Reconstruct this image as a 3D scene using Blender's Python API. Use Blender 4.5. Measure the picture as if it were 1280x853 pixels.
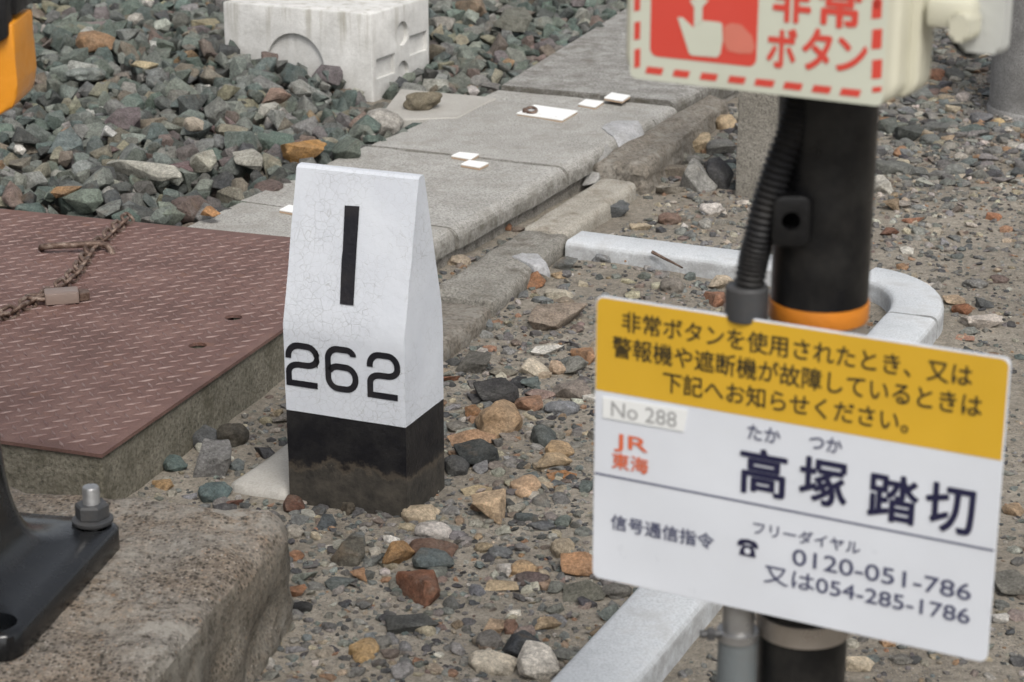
import bpy, bmesh, math, random
import numpy as np
from mathutils import Vector, Matrix, noise
S = bpy.context.scene
for o in list(S.objects): bpy.data.objects.remove(o)

# ------------------------------------------------------------------ camera, sky, sun, exposure
F, HOR, CAMH = 2600.0, 876.0, 1.3            # focal length and horizon offset in photograph pixels (1280 wide)
PITCH = math.atan(HOR / F)
cam = bpy.data.cameras.new('camera'); camo = bpy.data.objects.new('camera', cam); S.collection.objects.link(camo)
camo.location = (0, 0, CAMH); camo.rotation_euler = (math.pi/2 - PITCH, 0, 0)
cam.sensor_width = 36; cam.lens = 36 * F / 1280; cam.clip_start = .05; cam.clip_end = 500
cam.dof.use_dof = True; cam.dof.focus_distance = 3.7; cam.dof.aperture_fstop = 9.5
S.camera = camo
W = bpy.data.worlds.new('World'); S.world = W; W.use_nodes = True
wn, wl = W.node_tree.nodes, W.node_tree.links
sky = wn.new('ShaderNodeTexSky'); sky.sky_type = 'NISHITA'; sky.sun_disc = False
SUN_EL, SUN_ROT = math.radians(50), math.radians(164)
sky.sun_elevation = SUN_EL; sky.sun_rotation = SUN_ROT; sky.dust_density = 4.0; sky.air_density = 1.0
hs = wn.new('ShaderNodeHueSaturation'); hs.inputs['Saturation'].default_value = .28
bg = wn['Background']; bg.inputs['Strength'].default_value = .125
wl.new(sky.outputs[0], hs.inputs['Color']); wl.new(hs.outputs[0], bg.inputs['Color'])
sl = bpy.data.lights.new('sun', 'SUN'); sl.energy = 1.6; sl.angle = math.radians(24); sl.color = (1, .96, .9)
slo = bpy.data.objects.new('sun', sl); S.collection.objects.link(slo)
sd = Vector((math.sin(SUN_ROT)*math.cos(SUN_EL), math.cos(SUN_ROT)*math.cos(SUN_EL), math.sin(SUN_EL)))
slo.rotation_euler = sd.to_track_quat('Z', 'Y').to_euler(); slo.location = (-3, -4, 6)
S.view_settings.view_transform = 'Standard'; S.view_settings.look = 'None'
S.view_settings.exposure = 0.38; S.view_settings.gamma = 1
S.render.engine = 'CYCLES'; S.cycles.use_denoising = True; S.cycles.max_bounces = 5
try: S.cycles.denoiser = 'OPENIMAGEDENOISE'
except Exception: pass

# ------------------------------------------------------------------ measuring helpers
CP, SP = math.cos(PITCH), math.sin(PITCH)
RX, UX, DX = Vector((1, 0, 0)), Vector((0, SP, CP)), Vector((0, CP, -SP))
CAM = Vector((0, 0, CAMH))
def ray(x, y): return RX*((x-640)/F) + UX*((426.5-y)/F) + DX
def P(x, y, z=0.0):
    r = ray(x, y); return CAM + r*((z-CAMH)/r.z)
def project(p):
    v = Vector(p) - CAM; d = v.dot(DX); return 640 + F*v.dot(RX)/d, 426.5 - F*v.dot(UX)/d, d
def hit(x, y, o, n):
    r = ray(x, y); return CAM + r*((o-CAM).dot(n)/r.dot(n))
TD, TE = Vector((.4176, .9086, 0)), Vector((.9086, -.4176, 0))     # along and across the concrete trough
def SW(s, w, z=0.0): return TD*s + TE*w + Vector((0, 0, z))
def frame(o, x, y):
    x = Vector(x).normalized(); y = Vector(y); y = (y - x*y.dot(x)).normalized(); z = x.cross(y)
    m = Matrix((x, y, z)).transposed().to_4x4(); m.translation = Vector(o); return m

# ------------------------------------------------------------------ materials
def srgb(r, g, b, k=1.0):
    f = lambda c: (c/255/12.92 if c/255 <= .04045 else ((c/255+.055)/1.055)**2.4) * k
    return (f(r), f(g), f(b), 1)
class NT:
    def __init__(s, name):
        s.m = bpy.data.materials.new(name); s.m.use_nodes = True; s.t = s.m.node_tree
        s.b = s.t.nodes['Principled BSDF']
    def n(s, kind, **kw):
        x = s.t.nodes.new('ShaderNode' + kind)
        for k, v in kw.items():
            if k in x.inputs.keys(): x.inputs[k].default_value = v
            else: setattr(x, k, v)
        return x
    def l(s, a, b): s.t.links.new(a, b)
    def noise(s, co, scale, detail=4, rough=.55):
        x = s.n('TexNoise', Scale=scale, Detail=detail, Roughness=rough); s.l(co, x.inputs['Vector']); return x.outputs['Fac']
    def vor(s, co, scale, feature='F1'):
        x = s.n('TexVoronoi', Scale=scale); x.feature = feature; s.l(co, x.inputs['Vector']); return x
    def ramp(s, fac, stops):
        x = s.n('ValToRGB'); e = x.color_ramp.elements
        e[0].position, e[0].color = stops[0]; e[1].position, e[1].color = stops[-1]
        for p, c in stops[1:-1]: q = e.new(p); q.color = c
        s.l(fac, x.inputs[0]); return x.outputs[0]
    def mix(s, fac, a, b, mode='MIX'):
        x = s.n('MixRGB', blend_type=mode)
        for v, i in ((fac, 0), (a, 1), (b, 2)):
            if isinstance(v, (int, float)): x.inputs[i].default_value = v
            elif isinstance(v, tuple): x.inputs[i].default_value = v
            else: s.l(v, x.inputs[i])
        return x.outputs[0]
    def math(s, op, a, b=0.0):
        x = s.n('Math', operation=op)
        for v, i in ((a, 0), (b, 1)):
            if isinstance(v, (int, float)): x.inputs[i].default_value = v
            else: s.l(v, x.inputs[i])
        return x.outputs[0]
    def bump(s, h, dist, strength=1.0, prev=None):
        x = s.n('Bump', Strength=strength, Distance=dist); s.l(h, x.inputs['Height'])
        if prev: s.l(prev, x.inputs['Normal'])
        return x.outputs[0]
    def pos(s): return s.n('NewGeometry').outputs['Position']
    def obj(s): return s.n('TexCoord').outputs['Object']
    def done(s, col, rough=.8, normal=None, metal=0.0, spec=.4):
        for v, k in ((col, 'Base Color'), (rough, 'Roughness'), (metal, 'Metallic')):
            if isinstance(v, (int, float, tuple)): s.b.inputs[k].default_value = v
            else: s.l(v, s.b.inputs[k])
        s.b.inputs['Specular IOR Level'].default_value = spec
        if normal: s.l(normal, s.b.inputs['Normal'])
        return s.m
G = lambda v: (v, v, v, 1)

def concrete(name, lo, hi, speck=.35, sscale=260, bump=.0025, stain=None, streak=False, coarse=9, grime=None):
    t = NT(name); p = t.pos()
    a = t.noise(p, coarse, 6, .65); c = t.ramp(a, [(.3, lo), (.7, hi)])
    sp = t.noise(p, sscale, 3, .6)
    c = t.mix(1, c, t.ramp(sp, [(.3, G(1-speck)), (.5, G(1)), (.72, G(1+speck*.6))]), 'MULTIPLY')
    if stain:
        st = t.noise(p, 16, 5, .7); c = t.mix(t.ramp(st, [(.5, G(0)), (.68, G(.8))]), c, stain)
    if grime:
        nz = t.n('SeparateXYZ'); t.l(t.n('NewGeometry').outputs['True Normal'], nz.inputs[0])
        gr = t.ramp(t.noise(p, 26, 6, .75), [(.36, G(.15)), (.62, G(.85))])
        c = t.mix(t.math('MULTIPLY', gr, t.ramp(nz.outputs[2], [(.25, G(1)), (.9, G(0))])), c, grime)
    if streak:
        mp = t.n('Mapping'); mp.inputs['Scale'].default_value = (38, 38, 2.5); t.l(p, mp.inputs[0])
        k = t.noise(mp.outputs[0], 1, 4, .6)
        sx = t.n('SeparateXYZ'); t.l(p, sx.inputs[0])
        top = t.ramp(t.math('SUBTRACT', sx.outputs[2], t.math('MULTIPLY', t.noise(mp.outputs[0], .6, 2), .2)), [(.04, G(.15)), (.16, G(1))])
        c = t.mix(t.math('MULTIPLY', t.ramp(k, [(.53, G(0)), (.68, G(.6))]), top), c, streak)
    pit = t.vor(p, 120); pits = t.ramp(pit.outputs['Distance'], [(.05, G(0)), (.22, G(1))])
    n = t.bump(t.noise(p, 420, 4, .7), bump); n = t.bump(t.noise(p, 60, 5, .65), bump*2.2, 1, n); n = t.bump(pits, bump*.4, .5, n)
    return t.done(c, .9, n, spec=.25)

def stone_mat(name, source):
    t = NT(name); p = t.pos()
    if source == 'object': base = t.n('ObjectInfo').outputs['Color']
    else: base = t.n('VertexColor', layer_name='stone_colour').outputs['Color']
    c = t.mix(t.ramp(t.noise(p, 24, 5, .65), [(.38, G(0)), (.66, G(.6))]), base, t.mix(.55, base, (.15, .145, .125, 1)))
    c = t.mix(1, c, t.ramp(t.noise(p, 46, 6, .7), [(.25, G(.5)), (.5, G(1)), (.75, G(1.5))]), 'MULTIPLY')
    c = t.mix(1, c, t.ramp(t.noise(p, 210, 4, .75), [(.28, G(.55)), (.5, G(1)), (.72, G(1.5))]), 'MULTIPLY')
    vein = t.ramp(t.noise(p, 27, 8, .78), [(.60, G(0)), (.68, G(.6))])
    c = t.mix(vein, c, t.mix(.55, base, (.36, .35, .32, 1)))
    rust = t.ramp(t.noise(p, 15, 5, .6), [(.60, G(0)), (.74, G(.45))]); c = t.mix(rust, c, (.2, .135, .08, 1))
    n = t.bump(t.noise(p, 60, 7, .75), .010); n = t.bump(t.noise(p, 260, 4, .75), .003, 1, n)
    return t.done(c, .85, n, spec=.25)

def paint(name, col, rough=.45, dirt=.25, bump=.0006, spec=.45, dirtcol=(.12, .1, .08, 1)):
    t = NT(name); p = t.pos()
    d = t.ramp(t.noise(p, 18, 6, .7), [(.45, G(0)), (.8, G(dirt))]); c = t.mix(d, col, dirtcol)
    c = t.mix(1, c, t.ramp(t.noise(p, 5, 3), [(.3, G(.93)), (.7, G(1.05))]), 'MULTIPLY')
    n = t.bump(t.noise(p, 160, 4, .6), bump)
    r = t.ramp(t.noise(p, 40, 4), [(.3, G(rough-.08)), (.7, G(rough+.12))])
    return t.done(c, r, n, spec=spec)

M = {}
def ground_mat():
    t = NT('dirt'); p = t.pos()
    c = t.ramp(t.noise(p, 2.6, 6, .6), [(.3, (.245, .217, .178, 1)), (.5, (.325, .292, .242, 1)), (.72, (.41, .37, .31, 1))])
    c = t.mix(1, c, t.ramp(t.noise(p, 60, 5, .7), [(.3, G(.66)), (.7, G(1.26))]), 'MULTIPLY')
    for sc, th, pal in ((190, .3, 0), (380, .36, .3), (90, .2, .6)):
        v = t.vor(p, sc); hsv = t.n('SeparateColor'); t.l(v.outputs['Color'], hsv.inputs[0])
        grit = t.ramp(hsv.outputs[0], [(0, (.07, .07, .07, 1)), (.3, (.16, .155, .145, 1)), (.55, (.27, .25, .215, 1)), (.8, (.34, .27, .19, 1)), (1, (.5, .47, .41, 1))])
        dens = t.ramp(t.noise(p, 5 + sc*.02, 4, .7), [(.4, G(0)), (.6, G(1))])
        near = t.ramp(v.outputs['Distance'], [(th, G(1)), (th+.08, G(0))])
        sel = t.ramp(hsv.outputs[1], [(.45, G(0)), (.5, G(1))])
        c = t.mix(t.math('MULTIPLY', t.math('MULTIPLY', near, dens), sel), c, grit)
    v = t.vor(p, 150)
    n = t.bump(t.noise(p, 40, 7, .75), .012); n = t.bump(v.outputs['Distance'], -.004, .8, n); n = t.bump(t.noise(p, 480, 3, .7), .002, 1, n)
    return t.done(c, .95, n, spec=.15)
M['dirt'] = ground_mat()
M['ballast'] = stone_mat('ballast_stone', 'attr')
M['stone'] = stone_mat('loose_stone', 'object')
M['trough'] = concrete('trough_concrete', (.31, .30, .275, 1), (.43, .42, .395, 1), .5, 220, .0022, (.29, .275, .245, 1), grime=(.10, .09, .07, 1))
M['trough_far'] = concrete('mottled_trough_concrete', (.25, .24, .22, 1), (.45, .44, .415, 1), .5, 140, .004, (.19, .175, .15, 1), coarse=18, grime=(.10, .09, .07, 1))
M['trough_dark'] = concrete('trough_side_concrete', (.26, .245, .215, 1), (.40, .38, .345, 1), .5, 230, .003, (.07, .062, .05, 1))
M['kerb'] = concrete('kerb_concrete', (.31, .285, .24, 1), (.43, .405, .355, 1), .4, 260, .002, (.2, .17, .13, 1))
M['kerb_brown'] = concrete('brown_kerb_concrete', (.27, .235, .19, 1), (.41, .375, .325, 1), .5, 120, .008, (.47, .44, .39, 1), coarse=22)
M['kerb_rough'] = concrete('rough_kerb_concrete', (.27, .255, .22, 1), (.42, .40, .36, 1), .5, 200, .005, (.17, .15, .12, 1))
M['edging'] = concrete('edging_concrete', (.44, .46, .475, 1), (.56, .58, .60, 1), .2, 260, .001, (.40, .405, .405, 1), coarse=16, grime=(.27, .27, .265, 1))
M['block'] = concrete('plinth_concrete', (.47, .465, .445, 1), (.64, .635, .615, 1), .12, 300, .0008, None, (.27, .25, .2, 1), coarse=14)
M['pad'] = concrete('pad_concrete', (.33, .315, .285, 1), (.40, .385, .355, 1), .15, 300, .0008)
M['mortar'] = concrete('grey_mortar', (.37, .37, .375, 1), (.53, .53, .54, 1), .3, 160, .003, (.30, .29, .27, 1), coarse=26)
M['mortar_dull'] = concrete('dull_mortar', (.3, .295, .28, 1), (.42, .41, .39, 1), .25, 150, .003)
M['pit'] = concrete('mossy_concrete', (.15, .14, .108, 1), (.27, .25, .2, 1), .5, 160, .003, (.105, .095, .068, 1))
M['post_concrete'] = concrete('weathered_post_concrete', (.21, .195, .165, 1), (.31, .29, .255, 1), .4, 190, .003)
M['round_concrete'] = concrete('round_post_concrete', (.19, .185, .178, 1), (.31, .305, .295, 1), .4, 240, .0012, (.16, .155, .15, 1))

def foundation_mat():
    t = NT('aggregate_concrete'); p = t.pos()
    c = t.ramp(t.noise(p, 14, 6, .65), [(.3, (.19, .155, .12, 1)), (.5, (.30, .25, .20, 1)), (.72, (.42, .375, .32, 1))])
    ag = t.ramp(t.noise(p, 150, 5, .8), [(.30, (.07, .058, .048, 1)), (.42, (.19, .14, .10, 1)), (.52, (.34, .255, .18, 1)), (.62, (.44, .36, .27, 1)), (.74, (.62, .58, .51, 1))])
    c = t.mix(t.ramp(t.noise(p, 11, 4, .6), [(.35, G(.45)), (.6, G(.8))]), c, ag)
    c = t.mix(1, c, t.ramp(t.noise(p, 420, 3, .7), [(.3, G(.65)), (.7, G(1.3))]), 'MULTIPLY')
    c = t.mix(t.ramp(t.noise(p, 3.2, 4, .6), [(.40, G(0)), (.62, G(.75))]), c, t.ramp(t.noise(p, 120, 5, .75), [(.34, (.13, .125, .11, 1)), (.5, (.28, .265, .24, 1)), (.68, (.45, .43, .40, 1))]))
    c = t.mix(1, c, t.ramp(t.noise(p, 55, 6, .72), [(.32, G(.5)), (.5, G(1)), (.7, G(1.3))]), 'MULTIPLY')
    for sc_, lo_, hi_ in ((230, .38, .75), (130, .62, .95)):
        v = t.vor(p, sc_); sc = t.n('SeparateColor'); t.l(v.outputs['Color'], sc.inputs[0])
        dot = t.ramp(v.outputs['Distance'], [(.28, G(1)), (.46, G(0))])
        dark = t.math('MULTIPLY', dot, t.ramp(sc.outputs[0], [(lo_, G(.85)), (lo_+.04, G(0))])); c = t.mix(dark, c, (.055, .048, .04, 1))
        lite = t.math('MULTIPLY', dot, t.ramp(sc.outputs[0], [(hi_, G(0)), (hi_+.03, G(.8))])); c = t.mix(lite, c, t.mix(sc.outputs[1], (.36, .21, .11, 1), (.58, .55, .49, 1)))
    lich = t.math('MULTIPLY', t.ramp(t.noise(p, 40, 5, .7), [(.42, G(0)), (.56, G(.85))]), t.ramp(t.noise(p, 4.5, 3), [(.42, G(0)), (.58, G(1))]))
    c = t.mix(lich, c, (.46, .43, .38, 1))
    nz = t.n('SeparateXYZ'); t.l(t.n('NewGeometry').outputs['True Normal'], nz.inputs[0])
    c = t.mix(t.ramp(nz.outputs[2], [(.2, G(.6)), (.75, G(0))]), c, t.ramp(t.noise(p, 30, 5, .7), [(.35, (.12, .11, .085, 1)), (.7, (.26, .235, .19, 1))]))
    n = t.bump(t.noise(p, 55, 8, .75), .014); n = t.bump(t.noise(p, 300, 5, .7), .002, 1, n)
    return t.done(c, .92, n, spec=.2)
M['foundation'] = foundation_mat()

def rusty_plate():
    t = NT('rusty_steel'); p = t.pos()
    c = t.ramp(t.noise(p, 7, 7, .7), [(.28, (.085, .045, .035, 1)), (.5, (.136, .074, .061, 1)), (.74, (.195, .115, .094, 1))])
    c = t.mix(t.ramp(t.noise(p, 19, 5, .7), [(.58, G(0)), (.75, G(.6))]), c, (.21, .10, .055, 1))
    c = t.mix(1, c, t.ramp(t.noise(p, 260, 4, .7), [(.3, G(.74)), (.7, G(1.22))]), 'MULTIPLY')
    n = t.bump(t.noise(p, 240, 5, .7), .0014)
    return t.done(c, .62, n, 0.0, .5)
M['rust'] = rusty_plate()
def worn_bar():
    t = NT('worn_raised_steel'); p = t.pos()
    c = t.ramp(t.noise(p, 30, 5, .7), [(.42, (.13, .068, .058, 1)), (.72, (.28, .205, .185, 1))])
    return t.done(c, .5, t.bump(t.noise(p, 240, 4), .0008), .0, .55)
M['rust_bar'] = worn_bar()
def chain_mat():
    t = NT('rusty_chain_steel'); p = t.pos()
    c = t.ramp(t.noise(p, 70, 5, .7), [(.3, (.04, .024, .018, 1)), (.48, (.12, .075, .055, 1)), (.68, (.28, .22, .18, 1))])
    return t.done(c, .55, t.bump(t.noise(p, 400, 4), .001), .35, .5)
M['chain'] = chain_mat()
M['brass'] = paint('dull_brass', (.21, .155, .13, 1), .4, .5)

def white_paint():
    t = NT('cracked_white_paint'); p = t.pos()
    wob = t.n('VectorMath', operation='ADD'); t.l(p, wob.inputs[0])
    nn = t.n('TexNoise', Scale=25, Detail=3); t.l(p, nn.inputs['Vector'])
    sc = t.n('VectorMath', operation='SCALE'); sc.inputs['Scale'].default_value = .022; t.l(nn.outputs['Color'], sc.inputs[0]); t.l(sc.outputs[0], wob.inputs[1])
    e1 = t.vor(wob.outputs[0], 75, 'DISTANCE_TO_EDGE'); e2 = t.vor(wob.outputs[0], 150, 'DISTANCE_TO_EDGE')
    k1 = t.ramp(e1.outputs['Distance'], [(0, G(1)), (.03, G(0))]); k2 = t.ramp(e2.outputs['Distance'], [(0, G(.5)), (.04, G(0))])
    area = t.ramp(t.noise(p, 9, 4, .6), [(.38, G(.1)), (.6, G(1))])
    k = t.math('MULTIPLY', t.math('MAXIMUM', k1, k2), area)
    c = t.ramp(t.noise(p, 14, 5, .6), [(.3, (.53, .555, .60, 1)), (.7, (.58, .605, .645, 1))])
    c = t.mix(t.math('MULTIPLY', k, .5), c, (.27, .27, .26, 1))
    chip = t.ramp(t.noise(p, 120, 3, .8), [(.725, G(0)), (.74, G(.7))]); c = t.mix(chip, c, (.25, .23, .2, 1))
    n = t.bump(k, -.0003); n = t.bump(t.noise(p, 60, 4, .5), .0008, 1, n)
    return t.done(c, .5, n, spec=.4)
M['white'] = white_paint()
def black_base():
    t = NT('muddy_black_paint'); p = t.pos(); sx = t.n('SeparateXYZ'); t.l(p, sx.inputs[0])
    h = t.math('ADD', sx.outputs[2], t.math('MULTIPLY', t.math('SUBTRACT', t.noise(p, 8, 7, .7), .5), .13))
    mud = t.ramp(h, [(.058, G(.95)), (.068, G(.0))])
    line = t.ramp(h, [(.058, G(0)), (.064, G(.38)), (.073, G(0))])
    c = t.ramp(t.noise(p, 22, 6, .7), [(.4, (.007, .007, .009, 1)), (.75, (.024, .023, .023, 1))])
    m = t.ramp(t.noise(p, 30, 6, .7), [(.35, (.024, .022, .019, 1)), (.7, (.072, .063, .051, 1))])
    c = t.mix(mud, c, m); c = t.mix(line, c, (.15, .12, .085, 1))
    ch = t.ramp(t.noise(p, 75, 4, .75), [(.72, G(0)), (.75, G(.55))]); c = t.mix(ch, c, (.22, .21, .19, 1))
    return t.done(c, t.ramp(mud, [(0, G(.42)), (1, G(.85))]), t.bump(t.noise(p, 90, 5, .65), .0018), spec=.3)
M['black_base'] = black_base()
M['ink'] = paint('black_lettering_paint', (.010, .010, .014, 1), .5, .18, .001, .3)
M['pole'] = paint('black_pole_paint', (.0055, .0055, .006, 1), .34, .5, .0004, .28, (.045, .042, .037, 1))
M['iron'] = paint('black_casting_paint', (.006, .0068, .008, 1), .2, .16, .0003, .5, (.04, .038, .035, 1))
M['rubber'] = paint('black_rubber', (.010, .010, .011, 1), .5, .45, .0005, .28, (.055, .048, .038, 1))
M['orange'] = paint('orange_reflective', (.62, .21, .02, 1), .4, .15)
M['amber'] = paint('amber_paint', (.62, .24, .012, 1), .45, .15)
M['band'] = paint('stainless_band', (.42, .38, .34, 1), .3, .4)
M['steel'] = paint('galvanised_steel', (.36, .36, .36, 1), .34, .45, .0006)
for _k in ('steel', 'band'): M[_k].node_tree.nodes['Principled BSDF'].inputs['Metallic'].default_value = .75
M['greypipe'] = paint('grey_pipe', (.12, .135, .14, 1), .5, .35)
M['coupler'] = paint('dark_grey_coupler', (.038, .04, .043, 1), .5, .3)
M['signwhite'] = paint('sign_white', (.62, .645, .69, 1), .35, .08, .0001, .4, (.4, .4, .38, 1))
M['signyellow'] = paint('sign_yellow', (.60, .36, .028, 1), .4, .10, .0001, .35, (.4, .24, .05, 1))
M['sticker'] = paint('sticker_white', (.72, .73, .72, 1), .45, .05, .0001)
M['navy'] = paint('navy_lettering', (.012, .012, .045, 1), .45, .03, .0001)
M['signblack'] = paint('black_lettering', (.022, .02, .012, 1), .45, .03, .0001)
M['bluegrey'] = paint('faded_navy_lettering', (.055, .06, .12, 1), .45, .05, .0001)
M['fadedgrey'] = paint('faded_grey_lettering', (.30, .30, .30, 1), .5, .05, .0001)
M['jrorange'] = paint('orange_lettering', (.62, .13, .05, 1), .45, .05, .0001)
M['cream'] = paint('cream_plastic', (.54, .525, .42, 1), .38, .15, .0002, .4, (.4, .38, .27, 1))
M['label'] = paint('cream_label', (.55, .565, .47, 1), .4, .06, .0001)
M['red'] = paint('red_print', (.60, .065, .045, 1), .4, .05, .0001)
M['pale_red'] = paint('faded_red_print', (.60, .18, .13, 1), .45, .1, .0001)
M['darkred'] = paint('dark_red_plastic', (.32, .03, .035, 1), .4, .1)
M['greyplastic'] = paint('pale_grey_plastic', (.48, .49, .465, 1), .4, .1)
M['tile'] = paint('white_tile_plastic', (.85, .85, .83, 1), .35, .06, .0003, .45, (.5, .45, .4, 1))
M['tile_edge'] = paint('brown_tile_edge', (.46, .34, .24, 1), .6, .2)

# ------------------------------------------------------------------ object helpers
MATW = {}
def link(o, parent=None):
    S.collection.objects.link(o)
    if parent: o.parent = parent
    return o
def props(o, label=None, cat=None, group=None, kind=None):
    for k, v in (('label', label), ('category', cat), ('group', group), ('kind', kind)):
        if v: o[k] = v
    return o
def thing(name, label, cat, loc, rotz=0.0, group=None):
    o = bpy.data.objects.new(name, None); o.empty_display_size = .05; link(o)
    o.location = loc; o.rotation_euler = (0, 0, rotz)
    MATW[o] = Matrix.Translation(Vector(loc)) @ Matrix.Rotation(rotz, 4, 'Z')
    return props(o, label, cat, group)
def part(name, bm, mats, parent, label=None, smooth=None, org=None):
    """links a bmesh given in world coordinates as one mesh under its parent"""
    me = bpy.data.meshes.new(name)
    if isinstance(bm, bmesh.types.BMesh):
        bmesh.ops.recalc_face_normals(bm, faces=bm.faces[:]); bm.to_mesh(me); bm.free()
    else: me = bm; me.name = name
    for m in (mats if isinstance(mats, (list, tuple)) else [mats]): me.materials.append(M[m] if isinstance(m, str) else m)
    o = bpy.data.objects.new(name, me)
    if parent:
        me.transform(MATW[parent].inverted()); MATW[o] = MATW[parent].copy()
    elif org is not None:
        me.transform(Matrix.Translation(-Vector(org))); o.location = org; MATW[o] = Matrix.Translation(Vector(org))
    else: MATW[o] = Matrix.Identity(4)
    if smooth is not None:
        me.polygons.foreach_set('use_smooth', [True]*len(me.polygons))
        try: me.set_sharp_from_angle(angle=math.radians(smooth))
        except Exception: pass
    if label: o['label'] = label
    return link(o, parent)
def single(name, bm, mats, label, cat, org, group=None, smooth=None):
    return props(part(name, bm, mats, None, smooth=smooth, org=org), label, cat, group)

def prism(pts, z0, z1, mat=None, bevel=0.0, seg=2, bm=None):
    """polygon in the local xy plane pulled from z0 to z1, then placed by mat"""
    b = bmesh.new()
    lo = [b.verts.new((p[0], p[1], z0)) for p in pts]; hi = [b.verts.new((p[0], p[1], z1)) for p in pts]
    b.faces.new(lo[::-1]); b.faces.new(hi); n = len(pts)
    for i in range(n): b.faces.new((lo[i], lo[(i+1) % n], hi[(i+1) % n], hi[i]))
    if bevel: bmesh.ops.bevel(b, geom=b.edges[:], offset=bevel, segments=seg, affect='EDGES', profile=.5)
    if mat is not None: b.transform(mat)
    if bm is None: return b
    me = bpy.data.meshes.new('tmp'); b.to_mesh(me); b.free(); bm.from_mesh(me); bpy.data.meshes.remove(me); return bm
def box(x0, x1, y0, y1, z0, z1, mat=None, bevel=0.0, seg=2, bm=None):
    return prism([(x0, y0), (x1, y0), (x1, y1), (x0, y1)], z0, z1, mat, bevel, seg, bm)
def rrect(x0, x1, y0, y1, r, k=5):
    out = []
    for cx, cy, a in ((x1-r, y1-r, 0), (x0+r, y1-r, 90), (x0+r, y0+r, 180), (x1-r, y0+r, 270)):
        for i in range(k+1):
            t = math.radians(a + 90*i/k); out.append((cx+r*math.cos(t), cy+r*math.sin(t)))
    return out
def lathe(prof, mat=None, n=40, bm=None):
    b = bmesh.new() if bm is None else bm
    vs0 = len(b.verts); rings = []
    for r, z in prof:
        rings.append([b.verts.new((mat or Matrix()) @ Vector((r*math.cos(2*math.pi*i/n), r*math.sin(2*math.pi*i/n), z))) for i in range(n)])
    for a, c in zip(rings, rings[1:]):
        for i in range(n): b.faces.new((a[i], a[(i+1) % n], c[(i+1) % n], c[i]))
    b.faces.new(rings[0][::-1]); b.faces.new(rings[-1]); return b
def tube(path, rad, n=12, bm=None, caps=True, closed=False):
    b = bmesh.new() if bm is None else bm
    path = [Vector(p) for p in path]; rings = []; m = len(path)
    up = Vector((.13, .21, .97)).normalized()
    for i, p in enumerate(path):
        if closed: t = (path[(i+1) % m]-path[i-1]).normalized()
        else: t = (path[min(i+1, m-1)]-path[max(i-1, 0)]).normalized()
        x = t.cross(up)
        if x.length < 1e-3: x = t.cross(Vector((1, 0, 0)))
        x.normalize(); y = t.cross(x); r = rad(i) if callable(rad) else rad
        rings.append([b.verts.new(p + x*r*math.cos(2*math.pi*k/n) + y*r*math.sin(2*math.pi*k/n)) for k in range(n)])
    prs = list(zip(rings, rings[1:])) + ([(rings[-1], rings[0])] if closed else [])
    for a, c in prs:
        for k in range(n): b.faces.new((a[k], a[(k+1) % n], c[(k+1) % n], c[k]))
    if caps and not closed: b.faces.new(rings[0][::-1]); b.faces.new(rings[-1])
    return b
def pillow(x0, x1, y0, y1, r, z0, z1, bev, mat, steps=4, back=.001, k=6):
    """moulded box with rounded corners and a rounded front edge"""
    b = bmesh.new(); rings = []
    prof = [(back, z0), (0, z0+back)] + [(bev*(1-math.cos(a)), z1-bev+bev*math.sin(a)) for a in np.linspace(0, math.pi/2, steps+1)]
    for i, z in prof: rings.append([b.verts.new(mat @ Vector((*p, z))) for p in rrect(x0+i, x1-i, y0+i, y1-i, max(.0008, r-i), k)])
    for a, c in zip(rings, rings[1:]):
        for q in range(len(a)): b.faces.new((a[q], a[(q+1) % len(a)], c[(q+1) % len(a)], c[q]))
    b.faces.new(rings[0][::-1]); b.faces.new(rings[-1]); return b
def roughen(bm, cuts, amp, scale, seed=0, keep=None):
    """weathered masonry: split every edge and push the points about"""
    for _ in range(cuts):
        long = [e for e in bm.edges if e.calc_length() > .018]
        bmesh.ops.subdivide_edges(bm, edges=long, cuts=1, use_grid_fill=True)
    bmesh.ops.triangulate(bm, faces=[f for f in bm.faces if len(f.verts) > 4])
    bm.normal_update(); off = Vector((seed*7.3, seed*3.1, 0))
    for v in bm.verts:
        d = sum(amp*(.6**k)*noise.noise(v.co*scale*(2.1**k) + off) for k in range(3))
        if keep is None or keep(v.co): v.co += v.normal*d
    return bm
def boolean_cut(bm, cutter):
    a = bpy.data.meshes.new('tmp'); bm.to_mesh(a); bm.free(); c = bpy.data.meshes.new('tmp'); cutter.to_mesh(c); cutter.free()
    oa, oc = bpy.data.objects.new('tmp', a), bpy.data.objects.new('tmp', c); link(oa); link(oc)
    md = oa.modifiers.new('cut', 'BOOLEAN'); md.operation = 'DIFFERENCE'; md.solver = 'EXACT'; md.object = oc
    dg = bpy.context.evaluated_depsgraph_get(); dg.update()
    me = bpy.data.meshes.new_from_object(oa.evaluated_get(dg))
    out = bmesh.new(); out.from_mesh(me)
    bpy.data.objects.remove(oa); bpy.data.objects.remove(oc)
    return out
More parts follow.
